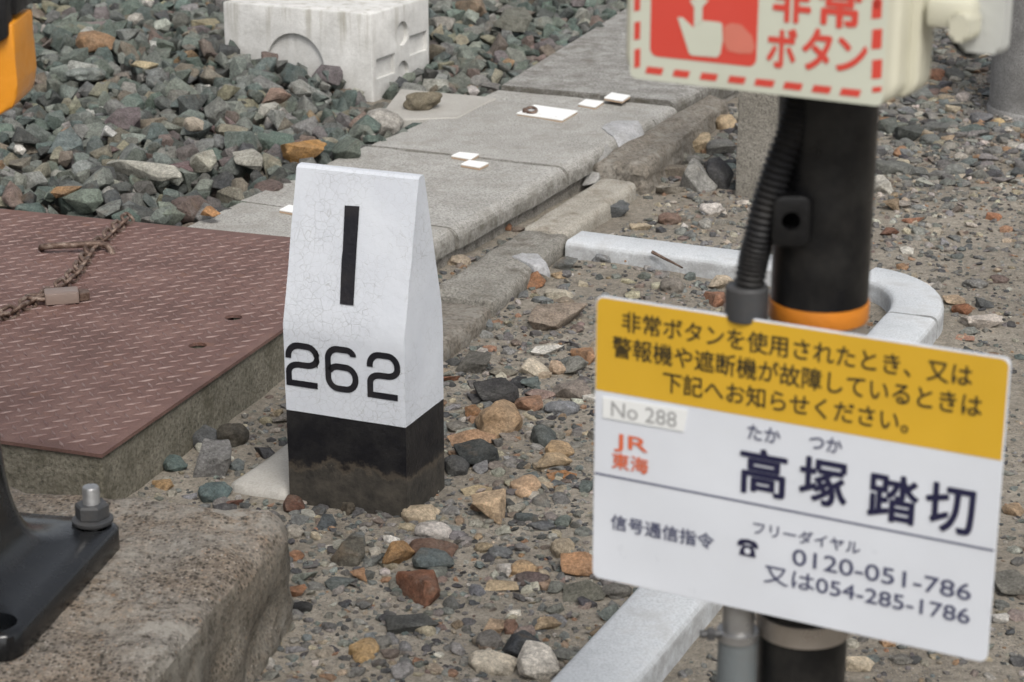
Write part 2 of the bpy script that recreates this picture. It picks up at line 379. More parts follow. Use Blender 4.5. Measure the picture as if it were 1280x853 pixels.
def glyphs(text, bold, x0, x1, yc, h, mat, bm=None, lift=.0004):
    """lettering fitted to a rectangle in a local plane, then placed by mat"""
    cu = bpy.data.curves.new('tmp', 'FONT'); cu.body = text; cu.size = 1
    o = bpy.data.objects.new('tmp', cu); link(o); dg = bpy.context.evaluated_depsgraph_get()
    me = bpy.data.meshes.new_from_object(o.evaluated_get(dg)); bpy.data.objects.remove(o)
    v = np.array([q.co[:] for q in me.vertices]); lo, hi = v.min(0)-max(0, bold), v.max(0)+max(0, bold)
    sx, sy = (x1-x0)/(hi[0]-lo[0]), h/(hi[1]-lo[1]); bm = bm or bmesh.new()
    n = 8 if bold > 0 else 0                     # heavier strokes: the glyph laid over itself with small shifts
    for q in range(n+1):
        r = bold if q else 0; dx, dy = r*math.cos(q*math.pi/4), r*math.sin(q*math.pi/4); m2 = me.copy()
        m2.transform(mat @ Matrix(((sx, 0, 0, x0+(dx-lo[0])*sx), (0, sy, 0, yc-h/2+(dy-lo[1])*sy), (0, 0, 1, lift+q*.00003), (0, 0, 0, 1))))
        bm.from_mesh(m2); bpy.data.meshes.remove(m2)
    bpy.data.meshes.remove(me); return bm
def flat(pts, mat, bm=None, lift=.0004):
    bm = bm or bmesh.new(); f = bm.faces.new([bm.verts.new(mat @ Vector((p[0], p[1], lift))) for p in pts])
    if len(pts) > 4: bmesh.ops.triangulate(bm, faces=[f])
    return bm
def stroke(path, wd, mat, bm=None, lift=.0004, closed=False):
    """a pen stroke of even width with mitred corners"""
    bm = bm or bmesh.new(); p = [Vector(q) for q in path]; p = [q for i, q in enumerate(p) if i == 0 or (q-p[i-1]).length > 1e-4]; n = len(p); L, R_ = [], []
    for i in range(n):
        a = (p[i]-p[i-1]).normalized() if (i > 0 or closed) else None
        b = (p[(i+1) % n]-p[i]).normalized() if (i < n-1 or closed) else None
        a = a or b; b = b or a
        na, nb = Vector((-a.y, a.x)), Vector((-b.y, b.x)); m = (na+nb).normalized(); k = wd/2/max(.35, m.dot(na))
        L.append(bm.verts.new(mat @ Vector((*(p[i]+m*k), lift)))); R_.append(bm.verts.new(mat @ Vector((*(p[i]-m*k), lift))))
    for i in range(n if closed else n-1):
        j = (i+1) % n; bm.faces.new((L[i], R_[i], R_[j], L[j]))
    return bm
rng = random.Random(7); nr = np.random.default_rng(7)

# ------------------------------------------------------------------ the setting: ground and ballast bed
def zone(p):
    """coordinates along and across the trough"""
    return p.x*TD.x + p.y*TD.y, p.x*TE.x + p.y*TE.y
PFR, PR, PF = Vector((-.642, 3.017, 0)), Vector((.33, .944, 0)).normalized(), Vector((.944, -.33, 0)).normalized()   # steel cover: near right corner and edge directions
def ground_z(x, y):
    v = Vector((x*1.7, y*1.7, .3))
    z = .010*noise.noise(v) + .006*noise.noise(v*3.1) + .003*noise.noise(v*9)
    return z - .004
def spaced(lo, hi, a, b, step):
    c = list(np.arange(a, b, step)); o = [a]; k = step*2
    while o[-1] > lo: o.append(o[-1]-k); k *= 1.6
    q = [b]; k = step*2
    while q[-1] < hi: q.append(q[-1]+k); k *= 1.6
    return np.array(o[:0:-1] + c + q)
xs, ys = spaced(-60, 60, -1.2, 2.4, .02), spaced(-40, 120, 2.0, 8.0, .02)
gv = [(x, y, ground_z(x, y)) for y in ys for x in xs]
nx = len(xs); gf = [(j*nx+i, j*nx+i+1, (j+1)*nx+i+1, (j+1)*nx+i) for j in range(len(ys)-1) for i in range(nx-1)]
me = bpy.data.meshes.new('ground'); me.from_pydata(gv, [], gf)
g = part('ground', me, 'dirt', None, smooth=180); g['kind'] = 'structure'

# ------------------------------------------------------------------ stone shapes
def unit(me_or_bm):
    b = me_or_bm; v = np.array([q.co[:] for q in b.verts]); lo, hi = v.min(0), v.max(0); c = (lo+hi)/2; h = (hi-lo)/2
    for q in b.verts: q.co = Vector(((q.co.x-c[0])/h[0], (q.co.y-c[1])/h[1], (q.co.z-c[2])/h[2]))
    return b
def angular(seed, n=13, bev=.10, seg=1):
    r = random.Random(seed); b = bmesh.new()
    for i in range(n):
        v = Vector((r.gauss(0, 1), r.gauss(0, 1), r.gauss(0, 1))).normalized()
        v = Vector([math.copysign(abs(c)**.72, c) for c in v])*r.uniform(.75, 1.05); b.verts.new(v)
    h = bmesh.ops.convex_hull(b, input=b.verts[:])
    bmesh.ops.delete(b, geom=[x for x in h['geom_interior'] if isinstance(x, bmesh.types.BMVert)], context='VERTS')
    bmesh.ops.dissolve_limit(b, angle_limit=math.radians(14), verts=b.verts[:], edges=b.edges[:])
    bmesh.ops.bevel(b, geom=b.edges[:], offset=bev, segments=seg, affect='EDGES', profile=.6, clamp_overlap=True)
    return unit(b)
def rounded(seed, sub=2, amp=.22, flatten=0.0):
    r = random.Random(seed); b = bmesh.new(); bmesh.ops.create_icosphere(b, subdivisions=sub, radius=1)
    o = Vector((r.uniform(-9, 9), r.uniform(-9, 9), r.uniform(-9, 9)))
    for v in b.verts:
        k = 1 + amp*noise.noise(v.co*1.1+o)*1.6 + amp*.4*noise.noise(v.co*2.7+o)
        v.co *= k
    return unit(b)
def refine(b, amp, seed):
    bmesh.ops.triangulate(b, faces=b.faces[:]); bmesh.ops.subdivide_edges(b, edges=b.edges[:], cuts=2, use_grid_fill=True)
    b.normal_update(); o = Vector((seed*1.7, seed*.9, 4))
    for v in b.verts: v.co += v.normal*(amp*noise.noise(v.co*1.9+o) + amp*.6*noise.noise(v.co*4.3+o) + amp*.35*noise.noise(v.co*10+o))
    return unit(b)
def arrays(b, fine=0, seed=1):
    if fine:
        bmesh.ops.triangulate(b, faces=b.faces[:]); bmesh.ops.subdivide_edges(b, edges=b.edges[:], cuts=1, use_grid_fill=True); b.normal_update(); o = Vector((seed*1.3, seed*2.9, 1))
        for v in b.verts: v.co += v.normal*(.05*noise.noise(v.co*2.1+o) + .045*noise.noise(v.co*4.7+o))
        unit(b)
    bmesh.ops.triangulate(b, faces=b.faces[:]); b.verts.index_update()
    v = np.array([q.co[:] for q in b.verts], np.float32); f = np.array([[q.index for q in x.verts] for x in b.faces], np.int32); b.free(); return v, f
ANG = [arrays(angular(i, 10 + i % 7, .025 + .012*(i % 3)), 1, i) for i in range(30)]
RND = [arrays(rounded(100+i, 1 if i % 3 else 2, .25)) for i in range(16)]
CHIP = [arrays(angular(300+i, 8, .0)) if False else arrays(angular(300+i, 9, .06)) for i in range(12)]

def rot_matrix(yaw, tx, ty):
    return np.array(Matrix.Rotation(yaw, 3, 'Z') @ Matrix.Rotation(tx, 3, 'X') @ Matrix.Rotation(ty, 3, 'Y'), np.float32)
class Heap:
    """many stones gathered into one mesh, one colour attribute"""
    def __init__(s): s.v, s.f, s.c, s.k = [], [], [], 0
    def add(s, shape, size, rot, at, col):
        v, f = shape; w = (v*np.array(size, np.float32)) @ rot.T + np.array(at, np.float32)
        s.v.append(w); s.f.append(f+s.k); s.k += len(v); s.c.append(np.tile(np.array([*col, 1], np.float32), (len(v), 1)))
    def build(s, name, mat, sharp=38):
        v, f, c = np.concatenate(s.v), np.concatenate(s.f), np.concatenate(s.c)
        me = bpy.data.meshes.new(name); me.vertices.add(len(v)); me.vertices.foreach_set('co', v.ravel())
        me.loops.add(f.size); me.loops.foreach_set('vertex_index', f.ravel())
        me.polygons.add(len(f)); me.polygons.foreach_set('loop_start', np.arange(0, f.size, 3, dtype=np.int32))
        me.polygons.foreach_set('use_smooth', np.ones(len(f), bool)); me.update(calc_edges=True)
        a = me.color_attributes.new('stone_colour', 'FLOAT_COLOR', 'POINT'); a.data.foreach_set('color', c.ravel())
        try: me.set_sharp_from_angle(angle=math.radians(sharp))
        except Exception: pass
        return part(name, me, mat, None)

# the concrete box on the ballast: measured first, the stones lie against it
BTOP = .285
bfr = P(466, 115, .06); bfr.z = 0
_fl, _fr = P(280, 2, BTOP), P(466, 18, BTOP)
BX = (_fr-_fl); BX.z = 0; BLEN = BX.length; BX.normalize(); BY = Vector((-BX.y, BX.x, 0))
bdep = .3
for k in range(20, 140):
    if project(bfr + BY*(k*.01) + Vector((0, 0, .12)))[0] >= 536: bdep = k*.01; break

def in_box(p, m=0.0):
    v = p - bfr; a, b = v.dot(BX), v.dot(BY); return -BLEN-m < a < m and -m < b < bdep+m
def in_cover(p, m=0.0):
    v = p - PFR; a, b = v.dot(PF), v.dot(PR); return -1.35 < a < m and b < 1.225+m
PADQ = [P(470, 150, .085), P(500, 111, .085), P(621, 122, .085), P(572, 147, .085)]
def in_pad(p):
    s = True
    for a, b in zip(PADQ, PADQ[1:]+PADQ[:1]):
        if (b.x-a.x)*(p.y-a.y)-(b.y-a.y)*(p.x-a.x) > 0: s = False
    return s
# ------------------------------------------------------------------ ballast heap
X0, X1, Y0, Y1, CELL = -3.4, 1.6, 3.9, 10.6, .012
NX, NY = int((X1-X0)/CELL), int((Y1-Y0)/CELL)
HM = np.full((NY, NX), .0, np.float32)
def left_limit(s): return -2.475 - .117*max(0.0, s-5.3)
BANK = [[], []]
for _x, _y in ((470, 118), (452, 98), (430, 84), (400, 72), (345, 62), (280, 42)):
    _h = hit(_x, _y, bfr, BY); BANK[0].insert(0, (_h-bfr).dot(BX)); BANK[1].insert(0, _h.z - .022)
BANK[1] = [z for _, z in sorted(zip(BANK[0], BANK[1]))]; BANK[0].sort()
def target(p):
    s, w = zone(p); t = .085 + .035*noise.noise(Vector((p.x*1.3, p.y*1.3, 7)))
    d = left_limit(s) - w                                    # metres from the trough's edge
    t += .05*min(1, max(0, d)/.8)
    v = p - bfr; a, b = v.dot(BX), v.dot(BY)
    if b < .05 and a > -1.2:
        k = max(0.0, 1 - max(0, -b)/.75); k = k*k*(3-2*k)
        f = np.interp(a, BANK[0], BANK[1]); t = t*(1-k) + f*k                         # banked against the front of the box
    if a > 0 and b > -.1: t -= .02
    return t
BAL = [((.145, .163, .143), 28), ((.112, .140, .126), 24), ((.165, .172, .158), 18), ((.22, .225, .205), 9), ((.135, .122, .118), 6), ((.175, .152, .122), 8),
       ((.23, .215, .155), 6), ((.066, .072, .070), 15), ((.34, .33, .30), 5), ((.28, .19, .11), 1.0), ((.165, .122, .108), 2)]
def pick(pal):
    c = rng.choices([q[0] for q in pal], [q[1] for q in pal])[0]; k = rng.uniform(.82, 1.36)
    return tuple(min(1, x*k*rng.uniform(.95, 1.05)) for x in c)
heap = Heap(); placed = 0
yy, xx = np.mgrid[0:NY, 0:NX]
for it in range(56000):
    x, y = rng.uniform(X0+.06, X1-.06), rng.uniform(Y0+.06, Y1-.06)
    p = Vector((x, y, 0)); s, w = zone(p)
    lim = left_limit(s)
    if w > lim - .012 or in_cover(p, .035) or in_box(p, .02) or (in_pad(p) and rng.random() < .93): continue
    if x < -2.4*y/6.5 - .5 and rng.random() < .5: continue
    sz = max(.014, min(.052, rng.gauss(.0255, .0085)))
    i, j = int((y-Y0)/CELL), int((x-X0)/CELL); r = max(1, int(sz/CELL))
    i0, i1, j0, j1 = max(0, i-r), min(NY, i+r+1), max(0, j-r), min(NX, j+r+1)
    pa = HM[i0:i1, j0:j1]; rest = .45*float(pa.mean()) + .55*float(pa.max()); flat_ = rng.uniform(.5, .85)
    if rest + sz*.3 > target(p): continue
    hz = sz*flat_
    zc = rest + hz*.55
    heap.add(rng.choice(ANG), (sz*rng.uniform(.9, 1.35), sz*rng.uniform(.7, 1.0), hz), rot_matrix(rng.uniform(0, 6.28), rng.gauss(0, .5), rng.gauss(0, .5)), (x, y, zc), pick(BAL))
    d2 = ((yy[i0:i1, j0:j1]-i)**2 + (xx[i0:i1, j0:j1]-j)**2)*(CELL/sz)**2
    HM[i0:i1, j0:j1] = np.maximum(pa, np.where(d2 < 1, zc + hz*np.sqrt(np.maximum(0, 1-d2))*.8, 0)); placed += 1
print('ballast', placed)
props(heap.build('ballast_gravel', 'ballast', 22), 'bed of angular grey green ballast stones heaped beside the concrete trough', 'gravel', kind='stuff')
def heap_z(x, y):
    i, j = int((y-Y0)/CELL), int((x-X0)/CELL)
    if 2 < i < NY-3 and 2 < j < NX-3 and HM[i, j] > 0: return float(np.percentile(HM[i-2:i+3, j-2:j+3], 70))
    return 0.0
bb = bmesh.new(); bmesh.ops.create_grid(bb, x_segments=90, y_segments=110, size=1)
for v in bb.verts:
    s = 3.55 + (v.co.y+1)/2*7.2; w = -2.5 - (1-v.co.x)/2*4.5
    q = SW(s, w); v.co = q + Vector((0, 0, .03 + .01*noise.noise(q*6)))
    if in_cover(q, .02) or in_box(q, -.03): v.co.z = -.05
bed = part('ballast_bed', bb, 'dirt', None, smooth=180); bed['kind'] = 'structure'

# ------------------------------------------------------------------ pebbles on the dirt
PEB = [((.16, .155, .145), 22), ((.22, .215, .20), 22), ((.075, .075, .078), 22), ((.28, .262, .228), 16), ((.36, .30, .22), 8), ((.30, .18, .11), 5), ((.44, .41, .36), 4), ((.16, .18, .17), 10), ((.2, .155, .13), 6)]
RUB = [((.22, .215, .20), 24), ((.16, .165, .155), 18), ((.38, .33, .25), 18), ((.32, .24, .165), 8), ((.50, .46, .40), 13), ((.09, .09, .092), 12), ((.25, .20, .17), 8), ((.2, .21, .205), 10)]
def on_hard(p, m=.0):
    s, w = zone(p)
    if s > 3.6 and -2.6 < w < -1.935: return True
    if w <= -1.935 and s > 3.65: return True
    if in_cover(p, .01): return True
    if s < 3.9 and -.962 < w < -.835: return True
    if -1.77 < w < -1.1 and 4.07 < s < 4.19: return True
    v = Vector((s-3.875, w+1.105)); d = v.length
    if v.x > 0 and v.y > 0 and .13 < d < .28: return True
    if s > 3.18 and -1.865 < w < -1.73 and s < 4.66: return True
    if 2.63 < s < 3.13 and -1.73 < w < -1.6: return True
    if s > 4.66 and s < 5.6 and -1.95 < w < -1.84: return True
    return False
peb = Heap()
for it in range(120000):
    y = rng.uniform(2.0, 8.4); x = rng.uniform(-.75 if y < 5 else -.2, .30*y+.55); p = Vector((x, y, 0)); s, w = zone(p)
    if on_hard(p): continue
    dn = .5 + .5*noise.noise(Vector((x*2.2, y*2.2, 1))) + .35*noise.noise(Vector((x*7, y*7, 2)))
    inring = -1.7 < w < -.95 and s < 4.1
    far = max(0, min(1, (y-4.6)/1.2))
    k = .40 + (.32 if inring else 0) + (.35*far if w < -.75 else -.14*(1-max(0, min(1, (y-5.0)/.5))))
    if rng.random() > k*(.3+dn): continue
    big = rng.random()
    sz = rng.uniform(.0018, .0045) if big < .78 else (rng.uniform(.0045, .008) if big < (.945 if inring else .965) else rng.uniform(.008, .015))
    if far > .4 and (w < -.7 or y > 5.3) and rng.random() < .12: sz = rng.uniform(.009, .022)
    sh = rng.choice(RND if rng.random() < .62 else CHIP); fl = rng.uniform(.5, .85)
    peb.add(sh, (sz*rng.uniform(1, 1.6), sz, sz*fl), rot_matrix(rng.uniform(0, 6.28), rng.gauss(0, .2), rng.gauss(0, .2)), (x, y, ground_z(x, y)+sz*fl*.2), pick(PEB))
for it in range(10500):
    y = rng.uniform(2.1, 6.2); x = rng.uniform(-.75 if y < 3.6 else -.3, .30*y+.45); p = Vector((x, y, 0)); s, w = zone(p)
    if on_hard(p): continue
    dn = .5 + .6*noise.noise(Vector((x*3.1, y*3.1, 5)))
    k = 1.0 if (-1.75 < w < -.95 and s < 4.1) else (1.0 if w < -.95 else (.10 if y < 4.6 else .5))
    if rng.random() > k*dn: continue
    sz = min(.017, .0065*math.exp(rng.gauss(0, .42))); fl = rng.uniform(.5, .85)
    peb.add(rng.choice(ANG if rng.random() < .5 else RND), (sz*rng.uniform(1, 1.5), sz, sz*fl), rot_matrix(rng.uniform(0, 6.28), rng.gauss(0, .3), rng.gauss(0, .3)), (x, y, ground_z(x, y)+sz*fl*.25), pick(RUB))
pb = peb.build('pebbles', 'ballast'); props(pb, 'small mixed pebbles and grit scattered over the brown dirt', 'pebbles', kind='stuff')

# ------------------------------------------------------------------ concrete trough: lids and side wall
def lid(s0, s1, w0, w1, z, name, label, mat='trough', th=.050, bev=.020, seed=1, mats=None, grp='concrete lids of the trough path', taper=0.0):
    b = prism([(s0, w0), (s1, w0 - taper), (s1, w1), (s0, w1)], -th, 0)
    out = [e for e in b.edges if all(abs(v.co.y-w1) < 1e-6 and v.co.z > -1e-6 for v in e.verts)]
    bmesh.ops.bevel(b, geom=out, offset=bev*1.5, segments=5, affect='EDGES', profile=.5)
    bmesh.ops.bevel(b, geom=[e for e in b.edges if e.calc_face_angle(0) > .7], offset=.0025, segments=2, affect='EDGES', clamp_overlap=True)
    b.transform(Matrix(((TD.x, TE.x, 0, 0), (TD.y, TE.y, 0, 0), (0, 0, 1, z), (0, 0, 0, 1))))
    roughen(b, 3, .0022, 22, seed)
    return single(name, b, mat, label, 'concrete slab', SW((s0+s1)/2, (w0+w1)/2, z-th), grp, smooth=50)
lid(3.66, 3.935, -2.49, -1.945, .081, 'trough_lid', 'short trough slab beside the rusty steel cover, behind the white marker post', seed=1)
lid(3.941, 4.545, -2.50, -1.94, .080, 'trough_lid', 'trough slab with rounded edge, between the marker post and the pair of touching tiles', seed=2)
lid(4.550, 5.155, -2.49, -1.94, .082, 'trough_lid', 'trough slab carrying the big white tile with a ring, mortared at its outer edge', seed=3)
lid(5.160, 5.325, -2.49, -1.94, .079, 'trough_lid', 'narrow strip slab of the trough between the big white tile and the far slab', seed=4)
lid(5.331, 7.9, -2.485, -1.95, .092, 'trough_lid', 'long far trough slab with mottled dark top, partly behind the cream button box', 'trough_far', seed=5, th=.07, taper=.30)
wb = bmesh.new()
for k in range(11):
    s0 = 3.70 + k*.31
    prism([(s0, -2.45), (s0+.306, -2.45), (s0+.306, -1.958), (s0, -1.958)], -.06, .029, Matrix(((TD.x, TE.x, 0, 0), (TD.y, TE.y, 0, 0), (0, 0, 1, 0), (0, 0, 0, 1))), .004, 1, wb)
single('trough_wall', wb, 'trough_dark', 'low block wall carrying the concrete trough lids, set back under their edge', 'wall', SW(4.5, -2.2, 0), smooth=40)

# kerb stones along the trough
def kerb(s0, s1, pts0, pts1, z, th, mat, label, seed, amp=.005, bev=.014):
    b = prism([(s0, pts0[0]), (s1, pts1[0]), (s1, pts1[1]), (s0, pts0[1])], -th, 0, None, bev, 2)
    b.transform(Matrix(((TD.x, TE.x, 0, 0), (TD.y, TE.y, 0, 0), (0, 0, 1, z), (0, 0, 0, 1))))
    roughen(b, 3, amp, 16, seed)
    return single('kerb_stone', b, mat, label, 'kerb stone', SW((s0+s1)/2, (pts0[0]+pts0[1])/2, z-th), 'old kerb stones beside the trough', smooth=45)
kerb(2.64, 3.12, (-1.722, -1.612), (-1.735, -1.60), .009, .06, 'pad', 'pale kerb slab flush with the dirt at the left of the marker post base', 11, .003)
kerb(3.20, 3.615, (-1.86, -1.672), (-1.865, -1.70), .030, .07, 'kerb_brown', 'brown stained kerb stone just right of the white marker post', 12)
kerb(3.625, 4.15, (-1.865, -1.708), (-1.88, -1.762), .034, .075, 'kerb_rough', 'rough grey kerb stone with a broken edge, white splash of mortar on it', 13, .007)
kerb(4.157, 4.662, (-1.885, -1.772), (-1.90, -1.80), .036, .075, 'kerb', 'smooth beige kerb stone touching the end of the pale edging piece', 14, .0025)
kerb(4.70, 5.60, (-1.945, -1.79), (-1.962, -1.885), .062, .11, 'kerb_brown', 'cracked brown kerb stone leaning against the trough, near the old square post', 15, .016, .02)
def patch(pix, z, h, mat, label, seed, edge):
    """a trowelled dab: rim on the surface, body slightly proud, following the rounded edge"""
    pts = [P(x, y, z) for x, y in pix]; c = sum(pts, Vector())/len(pts); n = len(pts)*4; rim = []
    for k in range(n):
        a, b_ = pts[k//4], pts[(k//4+1) % len(pts)]; q = a.lerp(b_, (k % 4)/4)
        rim.append(q + (q-c)*.10*noise.noise(q*40+Vector((seed, 0, 0))))
    bm = bmesh.new(); rings = []
    for f, dz in ((1.0, -.012), (1.0, .0015), (.93, h*.8), (.75, h), (.5, h*1.1), (.25, h*1.15)):
        ring = []
        for q in rim:
            p = c + (q-c)*f; over = max(0, zone(p)[1]-edge); ring.append(bm.verts.new((p.x, p.y, z + dz - over*.55 - over*over*14 + .0012*noise.noise(p*70))))
        rings.append(ring)
    for a, b_ in zip(rings, rings[1:]):
        for k in range(n): bm.faces.new((a[k], a[(k+1) % n], b_[(k+1) % n], b_[k]))
    bm.faces.new(rings[-1]); bm.faces.new(rings[0][::-1])
    return single('mortar_patch', bm, mat, label, 'mortar', (c.x, c.y, z-.01), 'mortar patches', smooth=60)
patch([(752, 161), (764, 152), (798, 151), (817, 166), (803, 182), (778, 176), (762, 168)], .083, .004, 'mortar', 'pale smooth mortar patch on the corner of the slab beside the brown kerb', 21, -1.962)
q4 = [P(741, 230, .018), P(772, 204, .018), P(793, 183, .078), P(756, 180, .080)]
nv = (q4[1]-q4[0]).cross(q4[3]-q4[0]).normalized()
fm4 = frame(q4[0], q4[1]-q4[0], q4[3]-q4[0]); l4 = [fm4.inverted() @ q for q in q4]
l4 = [l4[0].xy, (l4[0].xy+l4[1].xy)/2 + Vector((.004, .006)), l4[1].xy, (l4[1].xy+l4[2].xy)/2 + Vector((.012, 0)), l4[2].xy, (l4[2].xy+l4[3].xy)/2, l4[3].xy, (l4[3].xy+l4[0].xy)/2 + Vector((-.006, .004))]
b = prism([(q.x, q.y) for q in l4], -.03, .010, None, .004, 2); b.transform(fm4); roughen(b, 3, .004, 25, 4)
single('mortar_patch', b, 'mortar_dull', 'dull grey mortar wedge filling the broken side of the slab, below the pale patch', 'mortar', SW(4.7, -1.95, 0), 'mortar patches', smooth=50)
patch([(640, 322), (652, 317), (672, 319), (687, 332), (668, 335), (655, 328)], .036, .004, 'mortar', 'white blob of mortar on the rough kerb stone, by the edging end', 22, -1.722)

# ------------------------------------------------------------------ white tiles on the trough
def tile(pix, label, ring=False, z=.083):
    pts = [P(x, y, z+.006) for x, y in pix]; c = sum(pts, Vector())/4
    t = thing('white_tile', label, 'tile', (c.x, c.y, z), 0, 'white plates on the trough')
    q = [(p.x, p.y) for p in pts]
    part('tile_face', prism(q, z+.0025, z+.0065, None, .0012, 2), 'tile', t); inn = [((x-c.x)*.985+c.x, (y-c.y)*.985+c.y) for x, y in q]
    part('tile_base', prism(inn, z-.002, z+.0022), 'tile_edge', t)
    if ring:
        r = P(664, 137, z+.014); path = [r + Vector((.014*math.cos(a), .020*math.sin(a), .003*math.sin(a)-.002)) for a in np.linspace(0, 2*math.pi, 20, endpoint=False)]
        part('ring', tube(path, .0045, 8, closed=True), 'chain', t, smooth=60)
        part('ring_eye', lathe([(.008, -.002), (.008, .008), (.005, .012)], Matrix.Translation(r + Vector((-.016, 0, -.008))), 12), 'chain', t, smooth=50)
tile([(645.6, 141.4), (703, 150), (722.6, 138.7), (668, 131)], 'largest white tile, with a small metal ring lying on it', True)
tile([(564, 194.5), (588.6, 198.8), (599, 192.5), (574, 190)], 'small white tile straddling the slab joint, rear one of the touching pair')
tile([(576, 205), (599.5, 209), (611, 203.5), (586, 200)], 'small white tile in front of the joint, front one of the touching pair')
tile([(722.5, 130), (744, 134), (754.6, 127), (732, 124)], 'small white tile between the biggest tile and the one at the box', z=.081)
tile([(755, 122), (778, 126), (788, 119.5), (764.5, 115.5)], 'small white tile nearest the cream button box', z=.0915)
tile([(349, 262), (372, 266), (384, 260), (361, 256)], 'small white tile peeping out behind the left edge of the marker post', z=.084)

# ------------------------------------------------------------------ rusty steel cover over its concrete pit
CF = frame(PFR, PF, PR)            # local x to the right along the near edge, y away, z up
t = thing('steel_cover', 'rusty chequered steel cover plate with a bent handle and two bolt holes', 'steel plate', (PFR.x-.6, PFR.y+.6, .094))
LX, LY = 1.32, 1.222
pl = box(-LX, .006, -.006, LY, .094, .100, CF)
cut = bmesh.new()
for hx, hy in ((292, 397), (247, 432)):
    q = P(hx, hy, .1); lathe([(.0165, .08), (.0165, .12)], Matrix.Translation((q.x, q.y, 0)), 20, cut)
pl = boolean_cut(pl, cut)
part('plate', pl, 'rust', t)
bars = bmesh.new(); pit = .036
hx_list = [CF.inverted() @ P(292, 397, .1), CF.inverted() @ P(247, 432, .1)]
for i in range(int(LX/pit)):
    for j in range(int(LY/pit)):
        for q in (0, 1):
            cx = -LX + .02 + (i + .5*q)*pit; cy = .012 + (j + .5*q)*pit
            if cx > -.008 or cy > LY-.012: continue
            if any((cx-h.x)**2+(cy-h.y)**2 < .024**2 for h in hx_list): continue
            a = math.pi/4 if q else -math.pi/4; c_, s_ = math.cos(a), math.sin(a); L, w_, hgt = .0165, .0030, .0018
            base = [(L, 0), (0, w_), (-L, 0), (0, -w_)]; topp = [(L*.72, 0), (0, w_*.45), (-L*.72, 0), (0, -w_*.45)]
            lo = [bars.verts.new(CF @ Vector((cx+u*c_-v*s_, cy+u*s_+v*c_, .1001))) for u, v in base]
            hi = [bars.verts.new(CF @ Vector((cx+u*c_-v*s_, cy+u*s_+v*c_, .1001+hgt))) for u, v in topp]
            bars.faces.new(hi)
            for k in range(4): bars.faces.new((lo[k], lo[(k+1) % 4], hi[(k+1) % 4], hi[k]))
part('tread', bars, 'rust_bar', t)
hp = [P(51, 311, .1)+Vector((0, 0, -.004)), P(52, 309, .112), P(60, 308, .116), P(100, 306, .118), P(124, 304.5, .117), P(133, 307, .113), P(139, 313, .106), P(141, 319, .097)]
part('handle', tube(hp, .0068, 12), 'chain', t, smooth=60)
pitw = box(-LX+.004, 0, 0, LY-.004, -.08, .0935, CF, .004, 2)
pitw = boolean_cut(pitw, box(-LX+.12, -.12, .12, LY-.12, -.02, .2, CF))
# bolt sockets under the two holes
cut = bmesh.new()
for h in hx_list: lathe([(.020, .02), (.020, .12)], CF @ Matrix.Translation((h.x, h.y, 0)), 16, cut)
pitw = boolean_cut(pitw, cut)
single('concrete_pit', pitw, 'pit', 'dirty mossy concrete surround carrying the rusty steel cover', 'concrete pit', PFR + Vector((-.3, .5, -.08)))

# chain over the cover, padlock on it
cpx = [(-30, 404), (0, 397), (20, 388), (39, 378), (59, 370), (79, 357), (95, 342), (104, 329), (113, 314), (124, 305), (134, 297), (146, 285), (157, 276), (168, 268)]
cp = [P(x, y, .108) for x, y in cpx]
for i in (8, 9, 10): cp[i] = P(cpx[i][0], cpx[i][1], .106)
seg = [(cp[i+1]-cp[i]).length for i in range(len(cp)-1)]; tot = sum(seg)
def along(d):
    for i, L in enumerate(seg):
        if d <= L: return cp[i] + (cp[i+1]-cp[i])*(d/L), (cp[i+1]-cp[i]).normalized()
        d -= L
    return cp[-1], (cp[-1]-cp[-2]).normalized()
ch = bmesh.new(); pitch_ = .031; k = 0
for k in range(int(tot/pitch_)):
    c, d = along((k+.5)*pitch_); up = Vector((0, 0, 1)); side = d.cross(up).normalized()
    a = math.radians(42 if k % 2 else -48); wv = side*math.cos(a) + up*math.sin(a)
    path = []
    for u in np.linspace(0, 2*math.pi, 18, endpoint=False):
        e = d*((.0105 if math.cos(u) > 0 else -.0105) + .0095*math.cos(u)) + wv*(.0125*math.sin(u)); path.append(c + e)
    tube(path, .0041, 8, ch, closed=True)
single('chain', ch, 'chain', 'rusty chain lying across the steel cover under the bent handle', 'chain', cp[5], smooth=60)
pm = frame(P(80, 374, .106), P(100, 371, .106)-P(60, 374, .106), Vector((.2, 1, 0)))
t = thing('padlock', 'brown padlock lying on the steel cover, hooked into the chain', 'padlock', pm.translation)
part('body', pillow(-.036, .028, -.022, .022, .005, -.004, .018, .003, pm, 2), 'brass', t, smooth=30)
part('shackle', tube([pm @ Vector((-.036 - .034*math.sin(u), .014*math.cos(u), .006+.004*math.sin(u))) for u in np.linspace(0, math.pi, 14)], .0045, 8), 'chain', t, smooth=60)
part('end_cap', prism([(.0285, -.018), (.048, -.010), (.048, .012), (.0285, .018)], -.003, .013, pm, .0015, 1), 'chain', t)

